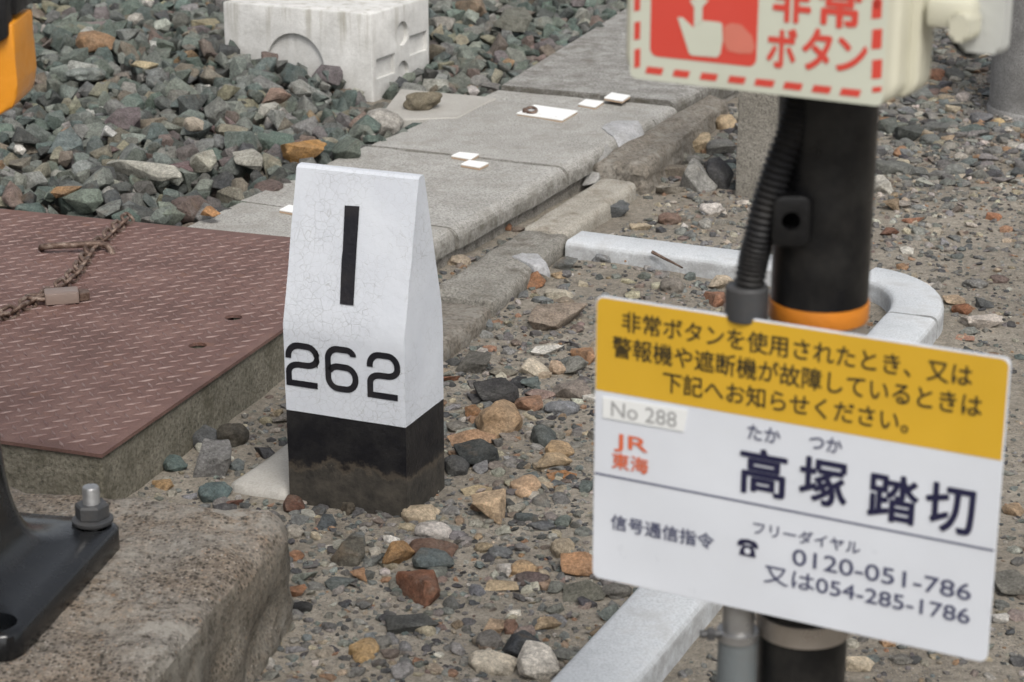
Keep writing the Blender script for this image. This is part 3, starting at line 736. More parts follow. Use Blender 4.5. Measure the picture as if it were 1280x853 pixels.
# ------------------------------------------------------------------ the white kilometre post
A = P(362, 622); B = P(509, 647); C = P(550, 606); C0 = (A+B)/2 + (C-B)/2
PX = (B-A).normalized(); PY = Vector((-PX.y, PX.x, 0)); PW, PD = (B-A).length, (C-B).length
PM = frame((A+B)/2 + PY*(PD/2), PX, PY)            # x to the right on the face, y to the back
t = thing('marker_post', 'white painted concrete distance post numbered 262 with a black foot', 'marker post', (*PM.translation.xy, 0), math.atan2(PX.y, PX.x))
KZ, TZ, TH = .292, .533, .020
prof = [(-PD/2, -.08), (-PD/2, .150), (-PD/2, KZ), (-TH/2-.001, TZ-.004), (-TH/2+.004, TZ), (TH/2-.004, TZ), (TH/2, TZ-.004), (PD/2-.004, KZ+.02), (PD/2, KZ-.02), (PD/2, .150), (PD/2, -.08)]
bm = bmesh.new(); L = [[bm.verts.new(PM @ Vector((x, y, z))) for y, z in prof] for x in (-PW/2, PW/2)]
n = len(prof)
for i in range(n-1): bm.faces.new((L[0][i], L[1][i], L[1][i+1], L[0][i+1]))
bm.faces.new((L[0][0], L[0][10], L[1][10], L[1][0]))
for s in L:
    bm.faces.new((s[0], s[1], s[9], s[10])); bm.faces.new((s[1], s[2], s[8], s[9])); bm.faces.new((s[2], s[3], s[6], s[7], s[8])); bm.faces.new((s[3], s[4], s[5], s[6]))
for f in bm.faces: f.material_index = 1 if f.calc_center_median().z < .15 else 0
crease = [e for e in bm.edges if e.is_manifold and e.calc_face_angle(0) > .35]
bmesh.ops.bevel(bm, geom=crease, offset=.0045, segments=3, affect='EDGES')
for _ in range(3): bmesh.ops.subdivide_edges(bm, edges=[e for e in bm.edges if e.calc_length() > .02], cuts=1, use_grid_fill=True)
bm.normal_update()
for v in bm.verts: v.co += v.normal*(.0008*noise.noise(v.co*22) + .0005*noise.noise(v.co*70))
part('body', bm, ['white', 'black_base'], t, smooth=35)
FM = PM @ Matrix(((1, 0, 0, 0), (0, 0, -1, -PD/2), (0, 1, 0, 0), (0, 0, 0, 1)))     # face plane: x right, y up
def face_uv(x, y):
    q = FM.inverted() @ hit(x, y, FM.translation, FM.to_3x3() @ Vector((0, 0, 1))); return q.x, q.y
slope = math.atan2(PD/2-TH/2, TZ-KZ)
UM = FM @ Matrix.Translation((0, KZ, 0)) @ Matrix.Rotation(-slope, 4, 'X')
def up_uv(x, y):
    q = UM.inverted() @ hit(x, y, UM.translation, UM.to_3x3() @ Vector((0, 0, 1))); return q.x, q.y
one = [up_uv(*q) for q in ((431.5, 257), (450, 258), (442.5, 382), (425.5, 380))]
one = [one[0], one[1], ((one[1][0]*.5+one[2][0]*.5)-.0004, (one[1][1]+one[2][1])/2), one[2], one[3], ((one[3][0]*.55+one[0][0]*.45)-.0008, one[3][1]*.55+one[0][1]*.45), ((one[3][0]*.45+one[0][0]*.55)+.0004, one[3][1]*.45+one[0][1]*.55)]
part('numeral', flat(one, UM, None, .0018), 'ink', t)
def arc(cx, cy, rx, ry, a0, a1, k=7): return [(cx+rx*math.cos(math.radians(a0+(a1-a0)*i/k)), cy+ry*math.sin(math.radians(a0+(a1-a0)*i/k))) for i in range(k+1)]
def two(w, h, r):
    m = h*.5
    return arc(r, h-r, r, r, 180, 90) [:] + arc(w-r, h-r, r, r, 90, 0) + arc(w-r, m+r*.75, r, r*.75, 0, -90) + arc(r, m-r*.75, r, r*.75, 90, 180) + [(0, 0), (w, 0)]
def six_outer(w, h, r): return arc(w-r, r, r, r, 0, -90) [::-1]
dg = bmesh.new(); SW_ = .0102
q0, q1 = face_uv(357, 425), face_uv(401, 489)
for (xa, ya), (xb, yb), kind in (((358, 426), (400, 487), 2), ((407.5, 430.5), (447.5, 493), 6), ((460, 438), (500, 502), 2)):
    u0, v1 = face_uv(xa, ya); u1, v0 = face_uv(xb, yb); h_ = .0660; w_ = u1-u0-SW_*.6; u0 += SW_*.3
    yo = v0 + SW_*.5
    h = v1 - v0 - SW_ ; mm = FM @ Matrix.Translation((u0, yo, 0)); r = w_*.36
    if kind == 2:
        pts = two(w_, h, r); pts = [(0, h-r-.004)] + pts; stroke(pts, SW_, mm, dg, .0012)
    else:
        pts = [(w_*.93, h-r*.55)] + arc(w_-r*.85, h-r*.8, r*.75, r*.8, 20, 90)[1:] + arc(r, h-r, r, r, 90, 180) + arc(r, r, r, r, 180, 270) + arc(w_-r, r, r, r, 270, 360) + arc(w_-r, h*.56-r, r, r, 0, 90) + arc(r, h*.56-r, r, r, 90, 150)
        stroke(pts, SW_, mm, dg, .0012)
for v in dg.verts: v.co.z += .0003*noise.noise(v.co*60)
part('digits', dg, 'ink', t)

# ------------------------------------------------------------------ concrete box and pad on the ballast
BM = frame(bfr, BX, BY)
def box_uv(x, y, side):
    o, n_ = (bfr, BY) if side == 'front' else (bfr, BX)
    q = BM.inverted() @ hit(x, y, o, n_); return q
pb_ = box(-BLEN, 0, 0, bdep, -.05, BTOP, BM, .006, 2)
cut = bmesh.new()
RD = .012
q = box_uv(369, 84, 'front'); lathe([(.100, -.02), (.100, .014)], BM @ Matrix.Translation((q.x, 0, q.z)) @ Matrix.Rotation(-math.pi/2, 4, 'X'), 40, cut)
for cx, cy in ((503, 42), (504, 91)):
    q = box_uv(cx, cy, 'side'); lathe([(.036, -.02), (.036, RD)], BM @ Matrix.Translation((0, q.y, q.z)) @ Matrix.Rotation(-math.pi/2, 4, 'Y'), 28, cut)
for cx, cy in ((482, 83), (523, 54)):
    q = box_uv(cx, cy, 'side'); box(-RD, .02, q.y-.055, q.y+.055, q.z-.030, q.z+.030, BM, 0, 1, cut)
pb_ = boolean_cut(pb_, cut)
single('concrete_plinth', pb_, 'block', 'pale streaked concrete plinth with round and square recesses standing in the ballast', 'concrete block', bfr, smooth=30)
padb = prism([(p.x, p.y) for p in PADQ], .03, .085, None, .004, 1)
single('concrete_pad', padb, 'pad', 'smooth flat concrete pad between the streaked plinth and the trough', 'concrete pad', sum(PADQ, Vector())/4)

# ------------------------------------------------------------------ pale edging ring
def sweep(path, prof, bm=None):
    b = bmesh.new() if bm is None else bm; rings = []
    for i, p in enumerate(path):
        a, c = path[max(0, i-1)], path[min(len(path)-1, i+1)]; d = (c-a).normalized(); side = Vector((d.y, -d.x, 0))
        rings.append([b.verts.new(p + side*u + Vector((0, 0, v))) for u, v in prof])
    n = len(prof)
    for a, c in zip(rings, rings[1:]):
        for k in range(n): b.faces.new((a[k], a[(k+1) % n], c[(k+1) % n], c[k]))
    b.faces.new(rings[0][::-1]); b.faces.new(rings[-1]); return b
EW, EZ = .0535, .038
eprof = [(-EW, -.06), (-EW, EZ-.014), (-EW+.0015, EZ-.0085), (-EW+.0055, EZ-.0035), (-EW+.013, EZ), (EW-.013, EZ), (EW-.0055, EZ-.0035), (EW-.0015, EZ-.0085), (EW, EZ-.014), (EW, -.06)]
def edging(path, label, seed):
    b = sweep(path, eprof); b.normal_update()
    for v in b.verts: v.co += Vector((0, 0, .0012*noise.noise(v.co*9+Vector((seed, 0, 0)))))
    return single('edging_piece', b, 'edging', label, 'edging', (path[0]+path[-1])/2, 'pale edging pieces round the pole', smooth=40)
edging([SW(4.133, -1.745 + .66*k/20) for k in range(21)], 'straight pale edging piece running from the beige kerb to behind the black pole', 1)
cs, cw, rr = 3.885, -1.078, .162
arcp = [SW(cs + (4.133-cs)*math.cos(a)*1.0, cw + rr*math.sin(a)) for a in np.linspace(math.radians(2), math.radians(90), 18)]
edging(arcp, 'curved pale corner piece of the edging right of the black pole', 2)
edging([SW(3.877 - 1.30*k/24, -.917 + .012*k/24) for k in range(25)], 'pale edging piece mostly hidden by the yellow and white sign', 3)
edging([SW(2.570 - 1.2*k/24, -.904) for k in range(25)], 'wide pale edging piece coming out from under the sign towards the viewer', 4)

# ------------------------------------------------------------------ old concrete posts
q0, q1 = P(918, 238), P(971, 246)
sqm = frame((q0+q1)/2 + TD*.05, TE, TD); hw = (q1-q0).length/2*.93
bm = box(-hw, hw, -hw, hw, -.1, .62, sqm, .008, 2); roughen(bm, 3, .004, 20, 3)
single('old_concrete_post', bm, 'post_concrete', 'short square weathered concrete post behind the black pole and hose', 'post', sqm.translation, smooth=45)
rp = P(1311, 138); rd = 74*project(rp)[2]/F
t = thing('round_concrete_post', 'thick round grey concrete post at the edge of the dirt, right of the button box', 'post', rp)
part('shaft', lathe([(rd, -.1), (rd, .0), (rd*.995, 2.6), (rd*.96, 2.63)], Matrix.Translation(rp), 56), 'round_concrete', t, smooth=40)
part('collar', lathe([(rd*1.03, -.1), (rd*1.03, .008), (rd*1.005, .014)], Matrix.Translation(rp), 56), 'round_concrete', t, smooth=40)
wp = P(1227, 9); wm = frame(wp, TE, TD)
t = thing('white_stub', 'low white stub with a dark cap beside the round concrete post', 'stub', wp)
part('stub', box(-.028, .028, 0, .06, -.05, .028, wm, .004, 2), 'tile', t); part('cap', box(-.034, .05, -.006, .07, .029, .16, wm, .004, 2), 'rubber', t)

# ------------------------------------------------------------------ black pole with the sign, box and hose
SX = Vector((.8859, -.4639, 0)); SN = Vector((-.4639, -.8859, 0)); SC = Vector((.2447, 1.715, .5961)); UPV = Vector((0, 0, 1))
PR_ = .0434; PC = SC - SN*(PR_+.020); PC.z = 0
def z_at(base, y):
    lo, hi = -.5, 2.0
    for _ in range(50):
        m = (lo+hi)/2
        if project((base.x, base.y, m))[1] > y: lo = m
        else: hi = m
    return lo
front = PC + Vector((0, -PR_, 0))
zb0, zb1 = z_at(front, 415), z_at(front, 392)
t = thing('signal_pole', 'black steel pole with orange and silver bands behind the yellow and white sign', 'pole', PC)
PT = Matrix.Translation(PC)
part('shaft', lathe([(PR_-.0015, -.3), (PR_-.0015, zb0-.07), (PR_-.0015, zb0), (PR_-.0016, zb1), (PR_, zb1+.0005), (PR_, 1.25)], PT, 48), 'pole', t, smooth=40)
part('orange_band', lathe([(PR_+.0005, zb0), (PR_+.0012, zb0+.001), (PR_+.0012, zb1), (PR_+.0003, zb1)], PT, 48), 'orange', t, smooth=40)
part('bare_band', lathe([(PR_-.0006, zb0-.055), (PR_, zb0-.054), (PR_, zb0-.001), (PR_-.0006, zb0-.001)], PT, 48), 'band', t, smooth=40)
zs0, zs1 = z_at(front, 812), z_at(front, 787)
part('silver_band', lathe([(PR_-.001, zs0), (PR_+.0012, zs0), (PR_+.0012, zs1), (PR_-.001, zs1)], PT, 48), 'band', t, smooth=40)
# drilled lug on the pole
lz = z_at(PC + SN*(PR_+.008), 278)
lc = PC.copy(); lp = hit(989, 277, PC + Vector((0, -PR_-.004, 0)), Vector((0, -1, 0)))
lm = frame(lp, Vector((1, .0, 0)), UPV)
lug = pillow(-.016, .017, -.023, .022, .009, -.03, .000, .002, lm, 2)
lug = boolean_cut(lug, lathe([(.0082, -.028), (.0082, .03)], lm, 24))
part('lug', lug, 'pole', t, smooth=40)
# --- sign
SGM = frame(SC, SX, UPV)         # local x right, y up, z towards the viewer
SGW, SGH, SGR = .3802, .2806, .007
def suv(x, y):
    q = SGM.inverted() @ hit(x, y, SC, SN); return q.x, q.y
t = thing('notice_sign', 'yellow and white Japanese level crossing notice plate on the black pole', 'sign', (SC.x, SC.y, SC.z-SGH/2))
part('panel', pillow(-SGW/2, SGW/2, -SGH/2, SGH/2, SGR, -.003, 0, .0007, SGM, 2, .0003), 'signwhite', t)
hv = suv(742.5, 487)[1]; hv2 = suv(1252, 575.5)[1]; hv = (hv+hv2)/2; i_ = .0012
hdr = [(SGW/2-i_, hv), *rrect(-SGW/2+i_, SGW/2-i_, hv-.05, SGH/2-i_, SGR)[:12], (-SGW/2+i_, hv)]
part('header', flat(hdr, SGM, None, .0004), 'signyellow', t)
def line(txt, a, b, hp, bold, bm, lift=.0008):
    (u0, v0), (u1, v1) = suv(*a), suv(*b); d = project(SGM @ Vector(((u0+u1)/2, v0, 0)))[2]
    return glyphs(txt, bold, u0, u1, (v0+v1)/2, hp*d/F/CP, SGM, bm, lift)
k = None
k = line('非常ボタンを使用されたとき、又は', (778, 402), (1216, 470), 27, .012, k)
k = line('警報機や遮断機が故障しているときは', (766, 433), (1228, 508), 28, .012, k)
k = line('下記へお知らせください。', (829, 475), (1136, 530), 27, .012, k)
part('header_lettering', k, 'signblack', t)
k = None
k = line('高', (925, 586), (984.5, 596), 60, .022, k); k = line('塚', (999.5, 598), (1060, 607.5), 60, .022, k)
k = line('踏', (1085, 619), (1149, 627), 61, .022, k); k = line('切', (1157, 632), (1219.5, 640), 62, .022, k)
part('name_lettering', k, 'navy', t)
k = None
k = line('たか', (935, 539), (976, 546), 19, .012, k); k = line('つか', (1012, 551), (1053, 558.5), 19, .012, k)
part('reading_lettering', k, 'bluegrey', t); k = None
k = line('信号通信指令', (764, 654), (893, 675), 20, .012, k)
part('office_lettering', k, 'bluegrey', t); k = None
k = line('フリーダイヤル', (942, 660), (1076, 684), 17, .010, k)
k = line('0120-051-786', (991, 698), (1214.5, 738), 21, .004, k); k = line('又は054-285-1786', (955, 720), (1213, 767), 23, .006, k)
part('phone_lettering', k, 'bluegrey', t)
# telephone mark drawn as shapes
(ux, uy) = suv(935, 685); s_ = .0009
k = None
bell = [(-9, -9), (-8, -3), (-4.5, 3), (4.5, 3), (8, -3), (9, -9)]
k = flat([(ux+a*s_, uy+b_*s_) for a, b_ in bell], SGM, k, .0008)
hand_ = [(-11, 1), (-11, 5), (-8, 8.5), (0, 9.8), (8, 8.5), (11, 5), (11, 1), (6, 1.6), (5.6, 4.4), (0, 5.4), (-5.6, 4.4), (-6, 1.6)]
k = flat([(ux+a*s_, uy+b_*s_) for a, b_ in hand_], SGM, k, .0009)
part('telephone_mark', k, 'navy', t)
part('dial', flat([(ux+3.4*s_*math.cos(a), uy-3.2*s_+3.4*s_*math.sin(a)) for a in np.linspace(0, 6.2832, 18, endpoint=False)], SGM, None, .0011), 'signwhite', t)
k = line('JR', (768, 552.5), (810.5, 560), 23, .012, None); k = line('東海', (765, 575), (811, 583), 21, .016, k)
part('company_lettering', k, 'jrorange', t)
v0, v1 = suv(743, 591.7), suv(1245, 688); vm = (v0[1]+v1[1])/2
part('rule', flat([(-SGW/2+.0015, vm-.0009), (SGW/2-.0015, vm-.0009), (SGW/2-.0015, vm+.0009), (-SGW/2+.0015, vm+.0009)], SGM, None, .0006), 'bluegrey', t)
st = [suv(754, 521.5), suv(855, 539.5), suv(860, 512.5), suv(754, 496)]
stp = part('sticker', prism(st, .0002, .0012, SGM), 'sticker', t)
part('sticker_lettering', line('No 288', (765, 511), (846.5, 524), 19, -.004, None, .0016), 'fadedgrey', stp)
for dz in (.09, -.085):
    br = box(-.03, .03, dz-.012, dz+.012, -.022, -.0032, SGM, .002, 1); part('bracket', br, 'steel', t)

# --- emergency button box
yaw = math.radians(-30.5); BXV = Vector((math.cos(yaw), math.sin(yaw), 0)); BNV = Vector((math.sin(yaw), -math.cos(yaw), 0))
BO = PC + BNV*(PR_+.062); BO.z = .93
EBM = frame(BO, BXV, UPV)
def buv(x, y):
    q = EBM.inverted() @ hit(x, y, BO, BNV); return q.x, q.y
bl, br_ = buv(779, 70)[0], buv(1121, 95)[0]; bb0 = (buv(800, 101)[1] + buv(1100, 134)[1])/2; bt = bb0 + .235
t = thing('emergency_button_box', 'cream emergency button box with red hand pictogram on the black pole top', 'button box', (BO.x, BO.y, bb0))
fr_ = pillow(bl, br_, bb0, bt, .021, -.026, 0, .007, EBM, 5)
part('cover', fr_, 'cream', t, smooth=30)
part('case', pillow(bl+.004, br_+.008, bb0+.003, bt-.004, .018, -.058, -.0265, .003, EBM, 3), 'cream', t, smooth=30)
part('back_plate', prism(rrect(bl-.010, br_-.02, bb0+.04, bt+.01, .008, 4), -.064, -.0585, EBM, .001, 1), 'darkred', t)
la, lb = buv(788, 60)[0], buv(1106, 90)[0]; lc_ = buv(950, 116)[1]
part('label', flat(rrect(la, lb, lc_, bt-.012, .006), EBM, None, .0004), 'label', t)
k = None
for a, b_ in (((807, 82), (830, 94)), ((841, 86.5), (863, 98)), ((875, 90.5), (898, 102)), ((910, 94.5), (933, 106)), ((943, 98.5), (969, 110)), ((979, 102.5), (1004, 113.5)), ((1015, 104.5), (1040, 115.5)), ((1050, 107.5), (1077, 118.5))):
    (u0, v1), (u1, v0) = buv(*a), buv(*b_); sk = .002; vv = buv(940, 102)[1]; hh = .0030
    k = flat([(u0, vv-hh), (u1-sk, vv-hh), (u1, vv+hh), (u0+sk, vv+hh)], EBM, k, .0008)
for y0, y1 in ((-8, 15), (28, 51), (62, 86)):
    (u0, v1), (u1, v0) = buv(793.5, y0), buv(800.5, y1); k = flat([(u0, v0), (u1, v0+.0015), (u1, v1+.0015), (u0, v1)], EBM, k, .0008)
for y0, y1 in ((1, 25), (37, 63), (75, 100), (109, 117)):
    (u0, v1), (u1, v0) = buv(1091, y0), buv(1102, y1); k = flat([(u0, v0), (u1, v0+.0015), (u1, v1+.0015), (u0, v1)], EBM, k, .0008)
for q in range(6):
    zz = buv(797, -28-34*q)[1]
    for xx_ in (797, 1096):
        u_ = buv(xx_, 20)[0]; k = flat([(u_-.0025, zz-.008), (u_+.0025, zz-.008), (u_+.0025, zz+.008), (u_-.0025, zz+.008)], EBM, k, .0008)
part('dashed_border', k, 'red', t)
(r0, r1v), (r2, r3) = buv(813.5, 40), buv(946.5, 60); rb = buv(880, 77)[1]
part('red_panel', flat(rrect(r0, r2, rb, rb+.112, .007), EBM, None, .0008), 'red', t)
k = None
for q in ([(464, -80), (512, -80), (505, 118), (462, 150)], [(374, 92), (402, 92), (462, 150), (436, 285)], [(462, 150), (505, 108), (600, 118), (612, 130), (615, 215), (602, 286), (585, 306), (452, 296), (436, 285)], [(440, 4), (462, -10), (462, 40)], [(540, 2), (508, 36), (508, -10)]):
    k = flat([buv(760+a*.2344, b_*.2344) for a, b_ in q], EBM, k, .0012)
part('hand_pictogram', k, 'label', t)
wz = [(622, 140), (660, 122), (715, 132), (770, 190), (788, 250), (770, 285), (700, 285), (640, 270), (618, 215)]
part('worn_patch', flat([buv(760+a*.2344, b_*.2344) for a, b_ in wz], EBM, None, .0011), 'pale_red', t)
def bline(txt, x0, x1, y, hp, bold, bm):
    u0, u1, vv = buv(x0, y)[0], buv(x1, y)[0], buv((x0+x1)/2, y)[1]; d = project(BO)[2]
    return glyphs(txt, bold, u0, u1, vv, hp*d/F/CP, EBM, bm, .0009)
k = None
for c_, x0, x1, y, hh in (('非', 967, 1015, 0, 54), ('常', 1023, 1078, 5, 56), ('ボ', 959, 997, 60, 48), ('タ', 1003, 1041, 62, 50), ('ン', 1046, 1085, 69, 40)):
    k = bline(c_, x0, x1, y, hh, .03, k)
part('lettering', k, 'red', t)
part('push_button', lathe([(.034, .0), (.034, .006), (.028, .012)], EBM @ Matrix.Translation(((bl+br_)/2, bb0+.18, 0)), 32), 'red', t, smooth=40)
k = box(br_+.0125, br_+.050, buv(1130, 38)[1], buv(1130, 2)[1], -.045, -.022, EBM, .004, 2)
part('latch_arm', k, 'cream', t, smooth=40)
part('latch_knob', prism(rrect(br_+.036, br_+.052, buv(1180, 55)[1], buv(1180, 20)[1], .005), -.042, -.012, EBM, .003, 2), 'cream', t, smooth=40)
part('latch_cover', prism(rrect(br_+.034, br_+.070, buv(1200, 78)[1], buv(1200, 78)[1]+.12, .006), -.062, -.044, EBM, .003, 2), 'greyplastic', t, smooth=40)
part('latch_cable', tube([EBM @ Vector((br_+.0135+u, v, -.05)) for u, v in ((.008, buv(1150, 20)[1]), (.012, buv(1150, 45)[1]), (.016, buv(1150, 66)[1]), (.026, buv(1150, 78)[1]), (.034, buv(1150, 74)[1]))], .003, 8), 'rubber', t, smooth=60)

# --- cable hose and conduit
def on_pole(x, y, off): return hit(x, y, PC + Vector((0, -off, 0)), Vector((0, -1, 0)))
hp = [on_pole(x, y, o) for x, y, o in ((1004, 60, .02), (1000, 110, .022), (990, 160, .026), (972, 210, .03), (958, 255, .03), (948, 300, .026), (940, 335, .022), (934, 375, .02))]
dense = []
for i in range(len(hp)-1):
    a, b_, c_, d_ = hp[max(0, i-1)], hp[i], hp[i+1], hp[min(len(hp)-1, i+2)]
    for q in range(24):
        u = q/24; dense.append(.5*((2*b_) + (c_-a)*u + (2*a-5*b_+4*c_-d_)*u*u + (3*b_-a-3*c_+d_)*u**3))
t = thing('cable_conduit', 'ribbed black cable hose running down into a grey pipe beside the black pole', 'conduit', (hp[-1].x, hp[-1].y, 0))
part('ribbed_hose', tube(dense, lambda i: .0124 + .0016*math.sin(i*2*math.pi/4.0), 16), 'rubber', t, smooth=60)
c0 = on_pole(934, 358, .02); c1 = on_pole(932, 398, .02)
part('coupling', lathe([(.016, -.016), (.0192, -.014), (.0192, .014), (.0175, .016)], Matrix.Translation((c0.x, c0.y, (c0.z+c1.z)/2)), 28), 'coupler', t, smooth=40)
cxy = on_pole(922, 800, .016); top_z = (c0.z+c1.z)/2 - .012
part('rigid_pipe', tube([(c0.x, c0.y, top_z), (c0.x, c0.y, top_z-.06), (cxy.x, cxy.y, cxy.z+.1), (cxy.x, cxy.y, -.1)], .0150, 20), 'steel', t, smooth=60)
jz = on_pole(922, 792, .016).z
part('pipe_socket', lathe([(.0155, -.25), (.0185, -.248), (.0185, -.001), (.0155, .0)], Matrix.Translation((cxy.x, cxy.y, jz)), 28), 'greypipe', t, smooth=40)
cl_ = lathe([(.0195, .006), (.0198, .006), (.0198, .014), (.0155, .014)], Matrix.Translation((cxy.x, cxy.y, jz-.01)), 24)
part('clamp', cl_, 'steel', t, smooth=40)
sb = tube([(cxy.x-.018, cxy.y-.008, jz+.004), (cxy.x-.036, cxy.y-.010, jz+.004)], .004, 8); lathe([(.007, -.003), (.007, .003)], Matrix.Translation((cxy.x-.026, cxy.y-.009, jz+.004)) @ Matrix.Rotation(math.pi/2, 4, 'Y'), 6, sb)
part('clamp_screw', sb, 'coupler', t)

# ------------------------------------------------------------------ crossing gate foot on its foundation
FZ = .165
fbr, ffr, fbl = P(352, 632, FZ), P(160, 860, FZ), P(8, 588, FZ)
FY = (fbr-ffr); FY.z = 0; FY.normalize(); FX = Vector((FY.y, -FY.x, 0))
FDM = frame((fbr.x, fbr.y, 0), FX, FY)
fb = box(-1.1, .018, -1.0, .0, -.15, FZ, FDM, .028, 3); roughen(fb, 5, .011, 13, 8)
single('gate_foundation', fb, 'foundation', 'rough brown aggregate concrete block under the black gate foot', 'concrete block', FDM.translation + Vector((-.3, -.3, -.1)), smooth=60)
fz0, fz1 = FZ + .002, FZ + .036
cr = P(154, 652, fz1); cfr = P(20, 795, fz1); GY = (cr-cfr); GY.z = 0; glen = GY.length; GY.normalize(); GX = Vector((GY.y, -GY.x, 0))
ga = glen/2 + .006
gc = (cr+cfr)/2 - GX*ga; gc.z = 0
GM = frame(gc, GX, GY)
t = thing('crossing_gate', 'black cast crossing gate stand with a bolted square foot and amber covers', 'crossing gate', (gc.x, gc.y, fz0))
nq = 48; levels = []
def sq_loop(half, rnd, z):
    pts = rrect(-half, half, -half, half, rnd, 11); return [Vector((*p, z)) for p in pts]
bm = bmesh.new(); rc = .0815
prof_ = [(1.0, ga-.001, .028, fz0), (1.0, ga, .028, fz0+.002), (1.0, ga, .028, fz1-.004), (1.0, ga-.004, .026, fz1)]
loops = [sq_loop(h, r_, z) for _, h, r_, z in prof_]
for kx in range(1, 15):
    u = kx/14; e = 1-math.sin(u*math.pi/2)**.9; half = rc + (ga-.012-rc)*(1-u)**3.2; z = fz1 + .002 + .26*(1-(1-u)**.55) if False else fz1 + .0015 + (.010*u + .26*u**2.6)
    mixr = min(1, u*1.25); sqp = sq_loop(half, .026+(half-.03)*mixr*.96, z); loops.append(sqp)
loops.append(sq_loop(rc, rc*.985, .9)); loops.append(sq_loop(rc, rc*.985, 1.6))
rings = [[bm.verts.new(GM @ p) for p in L_] for L_ in loops]; n = len(rings[0])
for a, b_ in zip(rings, rings[1:]):
    for i in range(n): bm.faces.new((a[i], a[(i+1) % n], b_[(i+1) % n], b_[i]))
bm.faces.new(rings[0][::-1]); bm.faces.new(rings[-1])
cut = bmesh.new(); hs_ = ga - .033
for sx_ in (-1, 1):
    for sy_ in (-1, 1): lathe([(.021, fz0-.01), (.021, fz1+.12)], GM @ Matrix.Translation((sx_*hs_, sy_*hs_, 0)), 24, cut)
bm = boolean_cut(bm, cut)
part('stand', bm, 'iron', t, smooth=50)
for sx_ in (-1, 1):
    for sy_ in (-1, 1):
        if (sx_, sy_) == (1, -1): continue
        o = GM @ Vector((sx_*hs_ - .003, sy_*hs_ + .012, fz1 + .002)); T = Matrix.Translation(o)
        bt_ = thing('tmp', None, None, o) if False else None
        w = lathe([(.026, .0005), (.027, .002), (.027, .006), (.022, .008)], T, 28)
        nb = part('anchor_washer', w, 'coupler', t, smooth=40)
        hexb = lathe([(.0215, .008), (.0225, .010), (.0225, .025), (.020, .028)], T, 6); part('nut', hexb, 'coupler', nb)
        part('stud', lathe([(.0115, -.06), (.0115, .048), (.010, .051)], T, 18), 'steel', nb, smooth=40)
ab0 = z_at(gc + GX*rc, 472); ab1 = z_at(gc + GX*rc, 434)
part('amber_band', lathe([(rc+.0005, ab0), (rc+.004, ab0), (rc+.004, ab1), (rc+.0005, ab1)], Matrix.Translation(gc), 48), 'amber', t, smooth=40)
ym = frame(hit(0, 90, gc + Vector((0, -.02, 0)), Vector((0, -1, 0))), Vector((1, 0, 0)), UPV)
def yuv(x, y):
    q = ym.inverted() @ hit(x, y, ym.translation, Vector((0, -1, 0))); return q.x, q.y
yo_ = [yuv(*p) for p in ((29, 20), (31, 60), (34, 95), (33, 112), (28, 124), (0, 139), (-60, 165), (-110, 170), (-120, 150), (-120, 20))]
part('amber_cover', prism(yo_, -.05, .05, ym, .004, 2), 'amber', t, smooth=40)
k = prism([yuv(*p) for p in ((22, -60), (24, 36), (10, 44), (5, 44), (5, -60))], .03, .062, ym, .003, 2)
prism([yuv(*p) for p in ((4.5, -60), (4.5, 52), (-6, 56), (-100, 56), (-100, -60))], .03, .070, ym, .003, 2, k)
prism([yuv(*p) for p in ((27, -60), (28, 14), (-100, 18), (-100, -60))], -.06, .030, ym, .003, 2, k)
part('hinge_bracket', k, 'rubber', t, smooth=40)

# ------------------------------------------------------------------ single stones one can point to
LIB_A = []; LIB_R = []; LIB_S = []
def keep(b, name):
    me = bpy.data.meshes.new(name); b.to_mesh(me); b.free(); me.polygons.foreach_set('use_smooth', [True]*len(me.polygons))
    try: me.set_sharp_from_angle(angle=math.radians(32))
    except Exception: pass
    me.materials.append(M['stone']); return me
for i in range(14): LIB_A.append(keep(refine(angular(500+i, 10 + i % 6, .06, 2), .075, i), 'stone'))
for i in range(8): LIB_R.append(keep(rounded(700+i, 4, .26), 'stone'))
for i in range(8): LIB_S.append(keep(refine(angular(600+i, 9, .06, 2), .085, i), 'stone'))
sn = 0
def stone(x, y, w, h, col, label, kind='a', yaw=None, cat='stone', z0=None, group=None, sink=.30, flat_k=.85, slim=1.0):
    """a loose stone centred on photo point (x, y), w by h pixels large, resting on the surface there"""
    global sn; sn += 1
    p = P(x, y, z0 or 0.0)
    for _ in range(4):
        base = z0 if z0 is not None else (ground_z(p.x, p.y))
        if z0 == 'heap' : base = heap_z(p.x, p.y)
        d = project((p.x, p.y, base))[2]; hh = h/2/F*d*1.2; aa = w/2/F*d*1.08
        cc = flat_k*hh; bb_ = min(aa*1.15, max(aa*.55, 1.35*hh))*slim; p = P(x, y, base + cc*(1-sink*2)*.5 + .0)
    lib = {'a': LIB_A, 'r': LIB_R, 's': LIB_S}[kind]
    o = bpy.data.objects.new('stone', lib[sn % len(lib)]); link(o)
    th = math.atan2(-p.x, p.y)
    o.location = (p.x, p.y, base + cc*(1-2*sink)); o.scale = (aa, bb_, cc)
    o.rotation_euler = (0, 0, th + (math.radians(yaw) if yaw is not None else rng.uniform(-.25, .25)))
    r_, g_, b_ = col; gm = (r_+g_+b_)/3; o.color = (*[c*1.02 for c in srgb(*[gm+(c-gm)*.74 for c in (r_, g_, b_)])[:3]], 1)
    props(o, label, cat, group or 'loose stones'); return o
